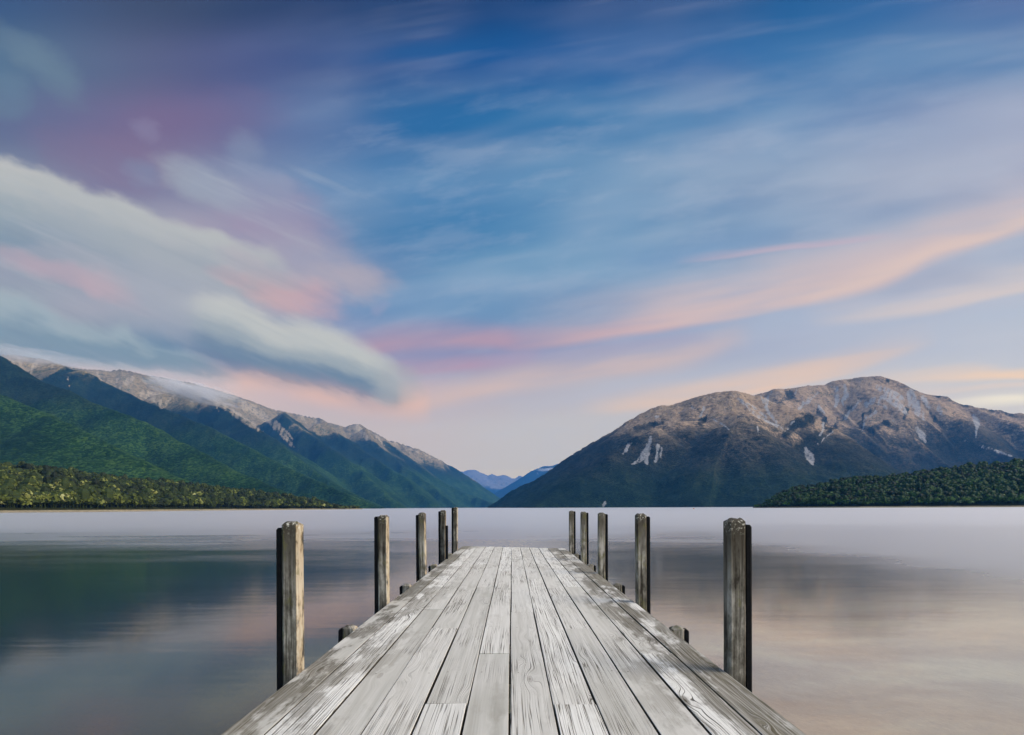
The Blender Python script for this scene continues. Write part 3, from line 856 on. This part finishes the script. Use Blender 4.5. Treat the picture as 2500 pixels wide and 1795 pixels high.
def tintL(px, t, r):
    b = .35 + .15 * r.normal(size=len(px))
    lit = sstep(360, 120, px + t * 260) * .21  # sunlit zone at the left end, painted into the tree tint
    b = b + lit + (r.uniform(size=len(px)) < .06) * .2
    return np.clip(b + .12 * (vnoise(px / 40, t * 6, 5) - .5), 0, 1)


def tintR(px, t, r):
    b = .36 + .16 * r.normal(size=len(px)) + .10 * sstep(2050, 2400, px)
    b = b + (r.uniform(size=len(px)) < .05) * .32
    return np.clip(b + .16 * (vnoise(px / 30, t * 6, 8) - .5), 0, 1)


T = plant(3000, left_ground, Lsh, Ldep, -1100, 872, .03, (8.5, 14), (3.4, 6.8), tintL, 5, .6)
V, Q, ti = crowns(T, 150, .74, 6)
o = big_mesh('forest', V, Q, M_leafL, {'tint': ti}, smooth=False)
tag(o, 'olive green beech forest along the left lake shore', 'forest', kind='stuff')
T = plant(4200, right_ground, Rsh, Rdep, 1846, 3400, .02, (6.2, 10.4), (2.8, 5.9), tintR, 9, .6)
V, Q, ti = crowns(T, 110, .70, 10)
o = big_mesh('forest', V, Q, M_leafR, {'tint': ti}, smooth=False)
tag(o, 'dark green forest covering the promontory on the right', 'forest', kind='stuff')

#MARK_WATER
# ------------------------------------------------------------------ lake
m, g, out = material('lake_water')
geo = g.node('ShaderNodeNewGeometry')
P = geo.outputs['Position']
x, y, z = g.xyz(P)
wn = g.noise(g.vec(x * 0.07, y * 0.2), 1.0, 5, .62)
wl = g.math('LOGARITHM', g.math('MAXIMUM', y, 1.0), 2.0) + (wn - .5) * 2.1
breeze = g.math('MAXIMUM', g.smooth(wl, 3.7, 6.1), g.smooth(x + (wn - .5) * 8.0, 5.0, 15.0) * .8)
rip = g.noise(g.vec(x * 0.8, y * 3.2), 1.0, 4, .6)
rip2 = g.noise(g.vec(x * 0.12, y * 0.9), 1.0, 3, .6)
nrm = bump(g, rip * (breeze * .8 + .12) + rip2 * .5, .16, .05)
gl = g.node('ShaderNodeBsdfGlossy')
g.put(gl.inputs['Roughness'], breeze * 0.32 + 0.095)
g.put(gl.inputs['Color'], (.97, .94, .90)); g.l.new(nrm, gl.inputs['Normal'])
trn = g.node('ShaderNodeBsdfTransparent'); trn.inputs[0].default_value = (.86, .90, .87, 1)
_, _, iz = g.xyz(geo.outputs['Incoming'])                # reflection grows towards grazing view, the same from both sides
fr = g.math('POWER', 1.0 - g.math('MINIMUM', g.math('ABSOLUTE', iz), 1.0), 3.8) * .97 + .02
mx = g.node('ShaderNodeMixShader'); g.put(mx.inputs[0], fr)
g.l.new(trn.outputs[0], mx.inputs[1]); g.l.new(gl.outputs[0], mx.inputs[2])
g.l.new(mx.outputs[0], out.inputs[0])
M_water = m
S = 24000
o = mesh_obj('lake_water', [(-S, -3000, 0), (S, -3000, 0), (S, S, 0), (-S, S, 0)], [(0, 1, 2, 3)], M_water)
tag(o, 'smooth lake water with a blurred reflection of hills and sky', 'lake', kind='structure')

m, g, out = material('lake_bed_sand')
geo = g.node('ShaderNodeNewGeometry')
P = geo.outputs['Position']
x, y, z = g.xyz(P)
n = g.noise(g.vec(x * .5, y * .9), 1.0, 5, .6); n2 = g.noise(P, 5.0, 4, .6)
nb_ = g.noise(g.vec(x * .16, y * .5, 3.0), 1.0, 2, .5)
sand = g.ramp(n * .5 + nb_ * .4 + n2 * .1, [(.30, (.27, .19, .14)), (.5, (.43, .335, .265)), (.68, (.58, .50, .375))])
deep = g.ramp(n, [(.35, (.014, .085, .088)), (.7, (.05, .24, .245))])
deep = g.mix(g.smooth(y + (n - .5) * 5.0 - x * .35, 5.0, 9.0), deep, (.002, .012, .010))
sand = g.mix(g.smooth(y - x * .55 + (n - .5) * 5.0, 7.0, 16.0) * .8, sand, (.05, .06, .06))
c = g.mix(g.smooth(x + (n - .5) * 1.0, -1.0, 1.2), deep, sand)
principled(g, out, c, .95, bump(g, n2, .4, .05), .05)
nx, ny = 60, 60
px = np.linspace(-60, 60, nx); py = np.linspace(-20, 90, ny)
PX, PY = np.meshgrid(px, py)
H = -0.7 - sstep(1.5, -8, PX) * 1.2 - sstep(6, 60, PY) * 2.0 + (fbm(PX / 3, PY / 3, 71) - .5) * .35
idx = np.arange(nx * ny).reshape(ny, nx)
Q = np.stack([idx[:-1, :-1], idx[:-1, 1:], idx[1:, 1:], idx[1:, :-1]], -1).reshape(-1, 4)
o = big_mesh('lake_bed', np.stack([PX, PY, H], -1).reshape(-1, 3), Q, m)
tag(o, 'brown sandy lake bed seen through the shallow water', 'lake bed', kind='structure')
o = mesh_obj('deep_lake_bed', [(-S, -3000, -9), (S, -3000, -9), (S, S, -9), (-S, S, -9)], [(0, 1, 2, 3)], m)
tag(o, 'deep bed of the lake out from the jetty', 'lake bed', kind='structure')

#MARK_JETTY
# ------------------------------------------------------------------ jetty
def deck_material():
    m, g, out = material('silvered_deck_boards')
    tc = g.node('ShaderNodeTexCoord')
    x, y, z = g.xyz(tc.outputs['Object'])
    rnd = g.attr('board')
    ox = x + rnd * 37.0; oy = y + rnd * 91.0
    # knots bend the grain
    kd = g.voronoi(g.vec(ox * 4.2, oy * 1.15, rnd * 50), 1.0)
    kd2 = g.voronoi(g.vec(ox * 6.5, oy * 1.9, rnd * 50 + 7), 1.0)
    kb = g.smooth(kd, .30, .0) ; kb2 = g.smooth(kd2, .24, .0)
    low = g.noise(g.vec(ox * 2.0, oy * .35, rnd * 9), 1.0, 2, .5)
    gx = ox + (low - .5) * .09 + kb * .05 - kb2 * .03
    g1 = g.noise(g.vec(gx * 78.0, oy * .62, rnd * 20), 1.0, 2.5, .55)
    g2 = g.noise(g.vec(gx * 210.0, oy * 1.6, rnd * 20 + 3), 1.0, 3, .65)
    g3 = g.noise(g.vec(gx * 26.0, oy * .8, rnd * 20 + 5), 1.0, 3, .55)
    weather = g.noise(g.vec(ox * 1.2, oy * .7, rnd * 5), 1.0, 4, .6)
    crack = g.smooth(g.math('ABSOLUTE', g1 - .5), .032, .008) * g.smooth(weather + rnd * .3 - .15, .32, .52)
    crack2 = g.smooth(g2, .47, .33) * g.smooth(weather + rnd * .2 - .1, .30, .55) * .9
    base = g.ramp(g3 * .5 + weather * .35 + g2 * .15 + rnd * .48 - .14, [(.26, (.36, .355, .315)), (.48, (.51, .505, .465)), (.72, (.63, .63, .59))])
    c = g.mix(crack * .92, base, (.05, .043, .032)); c = g.mix(crack2 * .27, c, (.16, .14, .11))
    # knots with rings
    ring = g.math('SINE', kd * 95.0) * .5 + .5
    kn = g.smooth(kd, .085, .05)
    c = g.mix(kn * (ring * .5 + .3), c, (.12, .10, .075))
    c = g.mix(g.smooth(kd, .03, .012) * .8, c, (.05, .04, .03))
    # brown damp stains and moss, mostly out along the edges
    ax = g.math('ABSOLUTE', x + .05)
    sn = g.noise(g.vec(x * 5.0, y * 1.6, 3.0), 1.0, 6, .68)
    sn2 = g.noise(g.vec(x * 2.0, y * .55, 8.0), 1.0, 3, .6)
    edge = g.smooth(ax, .55, 1.12, 0, 1)
    st = g.smooth(sn + (sn2 - .5) * .9 + edge * .15, .54, .66) * (edge * .80 + .2)
    st = st * g.smooth(g2, .30, .62, .35, 1.0)
    c = g.mix(st * .95, c, g.ramp(sn2, [(.35, (.036, .028, .018)), (.65, (.085, .072, .036))]))
    h = g3 * .25 + g1 * .3 - crack * .9 - kn * .3
    principled(g, out, c, .82, bump(g, h, .55, .004), .25)
    return m


def post_material(name, inner=False):
    m, g, out = material(name)
    tc = g.node('ShaderNodeTexCoord'); oi = g.node('ShaderNodeObjectInfo')
    r = E(g, oi.outputs['Random'])
    x, y, z = g.xyz(tc.outputs['Object'])
    hz = z - DECK_Z
    ox = x + y * .8 + r * 13.0; oz = z + r * 31.0
    kd = g.voronoi(g.vec(ox * 11, oz * 2.1, r * 10), 1.0)
    gx = ox + g.smooth(kd, .3, 0) * .02 + (g.noise(g.vec(ox * 4, oz * 1.2), 1.0, 2) - .5) * .03
    g1 = g.noise(g.vec(gx * 95, oz * 1.6), 1.0, 3, .6); g2 = g.noise(g.vec(gx * 40, oz * 1.0, 4.0), 1.0, 4, .6)
    w = g.noise(g.vec(x * 9, y * 9, oz * 4.0), 1.0, 6, .7)
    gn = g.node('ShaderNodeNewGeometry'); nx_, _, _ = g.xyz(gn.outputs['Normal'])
    c = g.ramp(g2 * .45 + w * .55 + (r - .5) * .05, [(.41, (.024, .021, .016)), (.5, (.125, .12, .102)), (.59, (.34, .33, .30))])
    c = g.mix(g.smooth(g1, .46, .36) * .85, c, (.022, .018, .014))
    dark = g.smooth(hz + (w - .5) * .9, .42, .80) * g.smooth(g2, .3, .6, .5, 1.0)
    c = g.mix(dark * .85, c, (.026, .021, .013))
    c = g.mix(g.smooth(nx_, .3, .8) * g.smooth(x, -.2, -.6) * g.smooth(w, .42, .52) * .6, c, g.ramp(w, [(.4, (.42, .27, .11)), (.55, (.50, .43, .31))]))  # light from the right painted in as tan on left posts' inner faces, with ochre stain
    moss = g.smooth(g.noise(g.vec(x * 16, y * 16, oz * 7), 1.0, 5, .7) + (r - .5) * .12, .54, .66)
    c = g.mix(moss * .55, c, (.10, .10, .032))
    lich = g.smooth(g.noise(g.vec(x * 60, y * 60, z * 60), 1.0, 4, .7), .54, .62) * g.smooth(hz, .76, .84)
    c = g.mix(lich * .8, c, (.50, .50, .44))
    c = g.mix(g.smooth(kd, .10, .06) * .6, c, (.07, .06, .05))
    principled(g, out, c, .88, bump(g, g1 * .5 + g2 * .5 + w * .3, .6, .004), .2)
    return m


M_deck = deck_material()
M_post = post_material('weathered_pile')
m, g, out = material('black_rubber')
geo = g.node('ShaderNodeNewGeometry')
n = g.noise(geo.outputs['Position'], 30, 5, .6)
principled(g, out, g.ramp(n, [(.35, (.003, .0035, .005)), (.75, (.008, .009, .010))]), .8, bump(g, n, .3, .003), .06)
M_rub = m
m, g, out = material('dark_bearer_timber')
geo = g.node('ShaderNodeNewGeometry')
n = g.noise(geo.outputs['Position'], 9, 5, .6)
principled(g, out, g.ramp(n, [(.35, (.03, .026, .02)), (.7, (.09, .08, .065))]), .9, bump(g, n, .4, .004), .15)
M_beam = m
m, g, out = material('dark_nail_heads')
geo = g.node('ShaderNodeNewGeometry')
n = g.noise(geo.outputs['Position'], 60, 3, .6)
principled(g, out, g.ramp(n, [(.3, (.05, .04, .035)), (.7, (.13, .11, .095))]), .6, None, .3)
M_nail = m

jetty = empty('jetty', (0, 5, 0))
tag(jetty, 'weathered grey timber jetty with tall posts leading out over the lake', 'jetty')


def child(o):
    o.parent = jetty
    o.matrix_parent_inverse.identity()
    o.location = tuple(np.array(o.location) - np.array(jetty.location))
    return o


# deck: one mesh of all boards
xs = [-1.206, -1.024, -.818, -.626, -.418, -.214, -.015, .189, .395, .600, .808, 1.012, 1.198]
joints = {0: [6.1], 1: [3.63, 9.4], 2: [5.2], 3: [4.38, 9.2], 4: [2.70, 6.62], 5: [3.62, 8.3], 6: [5.05, 10.2], 7: [2.68, 7.4], 8: [4.35, 8.9], 9: [6.62, 9.7], 10: [3.61, 5.82], 11: [7.3]}
DV, DF, DA, MI = [], [], [], []
for b in range(12):
    xa, xb = xs[b] + .0045, xs[b + 1] - .0045
    endy = 13.8 - 1.0 * (b + .5) / 12 + random.uniform(-.05, .05)
    cuts = [-3.4] + [j for j in sorted(joints[b])] + [endy]
    if b % 3 == 0: cuts.insert(1, .9)
    for k in range(len(cuts) - 1):
        y0, y1 = cuts[k] + .0022, cuts[k + 1] - .0022
        r = random.random(); zt = random.uniform(-.0022, .0022); tl = random.uniform(-.0015, .0015)
        jx0, jx1 = random.uniform(-.0015, .0015), random.uniform(-.0015, .0015)
        seg = max(2, int((y1 - y0) / .35))
        e = .002
        prof = [(0, -.05), (0, -e), (e, 0), (1 - 1e-9, 0), (1, -e), (1, -.05)]
        base = len(DV)
        for i in range(seg + 1):
            yy = y0 + (y1 - y0) * i / seg
            wv = .0016 * math.sin(yy * 1.7 + r * 40) + jx0
            for j, (f, zz) in enumerate(prof):
                xx = {0: xa, 1: xa, 2: xa + e, 3: xb - e, 4: xb, 5: xb}[j] + wv
                DV.append((xx, yy, DECK_Z + zz + zt + tl * (1 if j > 2 else -1) * (1 if 0 < j < 5 else 0))); DA.append(r)
        for i in range(seg):
            for j in range(5):
                a = base + i * 6 + j
                DF.append((a, a + 6, a + 7, a + 1)); MI.append(2 if j in (0, 4) and not (b == 0 and j == 0) and not (b == 11 and j == 4) else 0)
        DF.append(tuple(base + j for j in range(6))); MI.append(0)
        DF.append(tuple(base + seg * 6 + j for j in reversed(range(6)))); MI.append(0)
    # nail heads over each cross-beam
bear_y = [-2.9, -1.7, -.45, .75, 1.95, 3.2, 4.4, 5.58, 6.82, 8.03, 9.2, 10.2, 11.4, 12.4]
for b in range(12):
    for yy in bear_y:
        if yy < 1.2: continue
        for f in (.24, .76):
            if random.random() < .25: continue
            cxn = xs[b] + (xs[b + 1] - xs[b]) * f + random.uniform(-.012, .012); cyn = yy + random.uniform(-.02, .02); rr = random.uniform(.0042, .0064)
            base = len(DV)
            for k in range(6):
                DV.append((cxn + rr * math.cos(k * 1.047), cyn + rr * math.sin(k * 1.047), DECK_Z + .0045)); DA.append(0)
            DF.append(tuple(base + k for k in range(6))); MI.append(1)
deck = mesh_obj('deck', DV, DF, [M_deck, M_nail, M_beam])
deck.data.polygons.foreach_set('material_index', MI)
a_ = deck.data.attributes.new('board', 'FLOAT', 'POINT'); a_.data.foreach_set('value', DA)
bev = None
child(deck)


def box(name, x0, x1, y0, y1, z0, z1, mat, c=.006):
    """box with chamfered long edges along its longest axis"""
    dims = [x1 - x0, y1 - y0, z1 - z0]
    ax = dims.index(max(dims))
    lo = [x0, y0, z0]; hi = [x1, y1, z1]
    u, v = [i for i in range(3) if i != ax]
    prof = [(lo[u] + c, lo[v]), (hi[u] - c, lo[v]), (hi[u], lo[v] + c), (hi[u], hi[v] - c), (hi[u] - c, hi[v]), (lo[u] + c, hi[v]), (lo[u], hi[v] - c), (lo[u], lo[v] + c)]
    V = []
    for w in (lo[ax], hi[ax]):
        for p, q in prof:
            t = [0, 0, 0]; t[ax] = w; t[u] = p; t[v] = q
            V.append(tuple(t))
    Fc = [(i, (i + 1) % 8, 8 + (i + 1) % 8, 8 + i) for i in range(8)] + [tuple(reversed(range(8))), tuple(range(8, 16))]
    o = mesh_obj(name, V, Fc, mat)
    import bmesh
    bm = bmesh.new(); bm.from_mesh(o.data); bmesh.ops.recalc_face_normals(bm, faces=bm.faces); bm.to_mesh(o.data); bm.free()
    return o


for sx in (-1.12, -.4, .4, 1.11):
    child(box('stringer', sx - .05, sx + .05, -3.3, 12.6, DECK_Z - .245, DECK_Z - .053, M_beam))
for yy in bear_y:
    child(box('bearer', -1.19, 1.18, yy - .06, yy + .06, DECK_Z - .42, DECK_Z - .248, M_beam))


def make_post(side, yf, ztop, w=.098, fender=True, lean=0.0, fdrop=.035, cap=.018, zbot=-1.6):
    """square pile with arrised corners; its inner face stands against the deck edge"""
    xi = -1.214 if side < 0 else 1.206
    xo = xi + side * w
    xa, xb = min(xi, xo), max(xi, xo)
    ya, yb = yf, yf + w
    c = .013
    V, Fc = [], []
    zs = [zbot, .1, DECK_Z - .1] + list(np.linspace(DECK_Z, ztop - cap, 7)) + [ztop - .004, ztop]
    for i, zz in enumerate(zs):
        ins = 0.0
        if zz > ztop - .01: ins = cap * .75 if zz < ztop else cap * 1.15
        cc = c + ins * .5
        jx = .0016 * math.sin(zz * 5 + yf * 3); jy = .0016 * math.cos(zz * 4 + yf * 5)
        lx = lean * (zz - DECK_Z)
        p = [(xa + cc + ins, ya + ins), (xb - cc - ins, ya + ins), (xb - ins, ya + cc + ins), (xb - ins, yb - cc - ins), (xb - cc - ins, yb - ins), (xa + cc + ins, yb - ins), (xa + ins, yb - cc - ins), (xa + ins, ya + cc + ins)]
        for k, (x_, y_) in enumerate(p):
            dzt = (.004 * math.sin(k * 2.3 + yf * 7)) if i >= len(zs) - 2 else 0
            V.append((x_ + jx + lx, y_ + jy, zz + dzt))
    n = len(zs)
    for i in range(n - 1):
        for k in range(8):
            Fc.append((i * 8 + k, i * 8 + (k + 1) % 8, (i + 1) * 8 + (k + 1) % 8, (i + 1) * 8 + k))
    Fc.append(tuple((n - 1) * 8 + k for k in range(8)))
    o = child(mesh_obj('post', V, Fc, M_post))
    if fender:
        t = .036
        fa, fb = (xo - t, xo - .002) if side < 0 else (xo + .002, xo + t)
        za, zb = -.9, ztop - fdrop
        yfa, yfb = ya + .008, yb - .008
        ch = .012
        # chamfered outer corners and a sloped top
        ox = fa if side < 0 else fb; ix = fb if side < 0 else fa
        ring = [(ix, yfa), (ox + (-side) * ch, yfa), (ox, yfa + ch), (ox, yfb - ch), (ox + (-side) * ch, yfb), (ix, yfb)]
        V = []
        for zz, k in ((za, 0), (zb - .012, 0), (zb, 1)):
            for q, (x_, y_) in enumerate(ring):
                xx = x_ + (lean * (zz - DECK_Z) if zz > 0 else 0)
                if k and q in (1, 2, 3, 4): xx += -side * .010
                V.append((xx, y_, zz))
        Fc = [(i * 6 + k, i * 6 + (k + 1) % 6, (i + 1) * 6 + (k + 1) % 6, (i + 1) * 6 + k) for i in range(2) for k in range(6)]
        Fc.append(tuple(12 + k for k in range(6)))
        f = mesh_obj('fender', V, Fc, M_rub)
        import bmesh
        bm = bmesh.new(); bm.from_mesh(f.data); bmesh.ops.recalc_face_normals(bm, faces=bm.faces); bm.to_mesh(f.data); bm.free()
        f.parent = o
    return o


for side, yf, dz, fd, ln in ((-1, 3.225, -.077, .034, .003), (-1, 5.54, -.072, .012, 0), (-1, 8.0, -.069, .032, -.012), (-1, 10.38, -.045, .02, 0), (-1, 12.62, .007, .01, 0.004),
                         (1, 3.17, -.067, .036, .004), (1, 5.50, -.066, .028, 0), (1, 7.95, -.080, .02, .003), (1, 9.95, -.083, .016, 0), (1, 12.0, -.078, .01, .002)):
    o = make_post(side, yf, CAM_Z + dz, fdrop=fd, lean=ln)
    lab = {3.225: 'nearest left post with an ochre-stained inner face, its tan side light painted in', 12.62: 'tallest post at the far left corner of the deck', 3.17: 'nearest right post with pale lichen on its worn top', 12.0: 'greenish post at the far right corner of the deck'}.get(yf)
    if lab: o['label'] = lab
for side, yf in ((-1, 4.38), (-1, 6.78), (-1, 9.12), (-1, 11.4), (1, 4.30), (1, 6.74), (1, 9.08), (1, 11.1), (-1, 1.9), (1, 1.9), (-1, .5), (1, .5), (-1, -1.2), (1, -1.2)):
    o = make_post(side, yf, DECK_Z + .016, fdrop=.022)
    o.name = 'short_post'
child(box('fender_plank', -1.212, -1.165, 10.30, 10.36, DECK_Z - .3, CAM_Z - .325, M_rub, .006))

# ------------------------------------------------------------------ buoy
bx, by, bz = at(1693.8, 1243.0, 400)
rootb = empty('mooring_buoy', (bx, by, 0))
tag(rootb, 'tiny orange mooring buoy floating out on the lake', 'buoy')
m, g, out = material('orange_float')
geo = g.node('ShaderNodeNewGeometry')
n = g.noise(geo.outputs['Position'], 3, 3, .6)
principled(g, out, g.ramp(n, [(.3, (.75, .22, .05)), (.7, (.95, .42, .12))]), .45, None, .4)


def lathe(name, prof, mat, parent, seg=16):
    V, Fc = [], []
    for r, z in prof:
        for k in range(seg):
            V.append((r * math.cos(2 * math.pi * k / seg), r * math.sin(2 * math.pi * k / seg), z))
    for i in range(len(prof) - 1):
        for k in range(seg):
            Fc.append((i * seg + k, i * seg + (k + 1) % seg, (i + 1) * seg + (k + 1) % seg, (i + 1) * seg + k))
    return mesh_obj(name, V, Fc, mat, parent, True)


lathe('float', [(.02, -.3), (.3, -.2), (.48, .05), (.5, .25), (.4, .5), (.2, .62), (.12, .66), (.02, .68)], m, rootb)
lathe('mooring_ring', [(.05, .66), (.09, .72), (.09, .82), (.05, .86), (.03, .82), (.03, .72), (.05, .66)], M_rub, rootb)

#MARK_AIR
# ------------------------------------------------------------------ mist on the mountains
def mist_material(name, dens, col, seed):
    m, g, out = material(name)
    tc = g.node('ShaderNodeTexCoord')
    ob = tc.outputs['Object']
    x, y, z = g.xyz(ob)
    r2 = x * x + y * y + z * z
    n = g.noise(g.vec(x * 3.2 + seed, y * 1.5, z * 2.6 + x * 1.2), 1.0, 4, .55)
    d = g.smooth(n + (1.0 - r2) * .55 - .55, .12, .55, 0.0, dens)
    d = d * g.smooth(r2, 1.0, .55)
    v = g.node('ShaderNodeVolumePrincipled')
    v.inputs['Color'].default_value = (*col, 1)
    v.inputs['Anisotropy'].default_value = 0.1
    g.put(v.inputs['Density'], d)
    g.l.new(v.outputs[0], out.inputs['Volume'])
    return m


def mist(px, py, D, wpx, hpx, thick, tilt, dens, label, seed, col=(.97, .97, .98)):
    import bmesh
    me = bpy.data.meshes.new('mist'); bm = bmesh.new()
    bmesh.ops.create_icosphere(bm, subdivisions=3, radius=1.0); bm.to_mesh(me); bm.free()
    me.materials.append(mist_material('mist_vapour', dens, col, seed))
    o = bpy.data.objects.new('mist', me); COL.objects.link(o)
    o.location = at(px, py, D)
    o.scale = (wpx / F * D, thick, hpx / F * D)
    o.rotation_euler = (0, math.radians(tilt), 0)
    tag(o, label, 'mist', kind='stuff')
    return o


mist(470, 955, 3450, 165, 32, 130, 13, .015, 'white mist wisp lying over the crest of the left range', 3.0)
mist(70, 868, 3000, 230, 26, 120, 7, .006, 'soft mist hiding the skyline at the far left', 9.0)
mist(1352, 1146, 10700, 62, 6, 150, -2, .008, 'thin white cloud strip across the far blue mountain', 5.0)

# ------------------------------------------------------------------ haze over the valley
m, g, out = material('valley_haze')
v = g.node('ShaderNodeVolumePrincipled')
v.inputs['Color'].default_value = (.06, .30, .80, 1)
v.inputs['Density'].default_value = 6.0e-5
v.inputs['Anisotropy'].default_value = 0.0
g.l.new(v.outputs[0], out.inputs['Volume'])
hx0, hx1, hy0, hy1, hz0, hz1 = -9000, 9000, -1500, 17000, -10, 1160
o = mesh_obj('haze', [(hx0, hy0, hz0), (hx1, hy0, hz0), (hx1, hy1, hz0), (hx0, hy1, hz0), (hx0, hy0, hz1), (hx1, hy0, hz1), (hx1, hy1, hz1), (hx0, hy1, hz1)],
             [(0, 3, 2, 1), (4, 5, 6, 7), (0, 1, 5, 4), (1, 2, 6, 5), (2, 3, 7, 6), (3, 0, 4, 7)], m)
tag(o, 'blue evening haze filling the valley', 'haze', kind='stuff')

# ------------------------------------------------------------------ view
scene.view_settings.view_transform = 'Standard'
scene.view_settings.look = 'None'
scene.view_settings.exposure = 0.0
scene.view_settings.gamma = 1.0
scene.render.engine = 'CYCLES'
scene.cycles.use_denoising = True
scene.cycles.use_adaptive_sampling = False
scene.cycles.max_bounces = 6
scene.cycles.diffuse_bounces = 2
scene.cycles.glossy_bounces = 2
scene.cycles.transparent_max_bounces = 8
scene.cycles.volume_bounces = 1
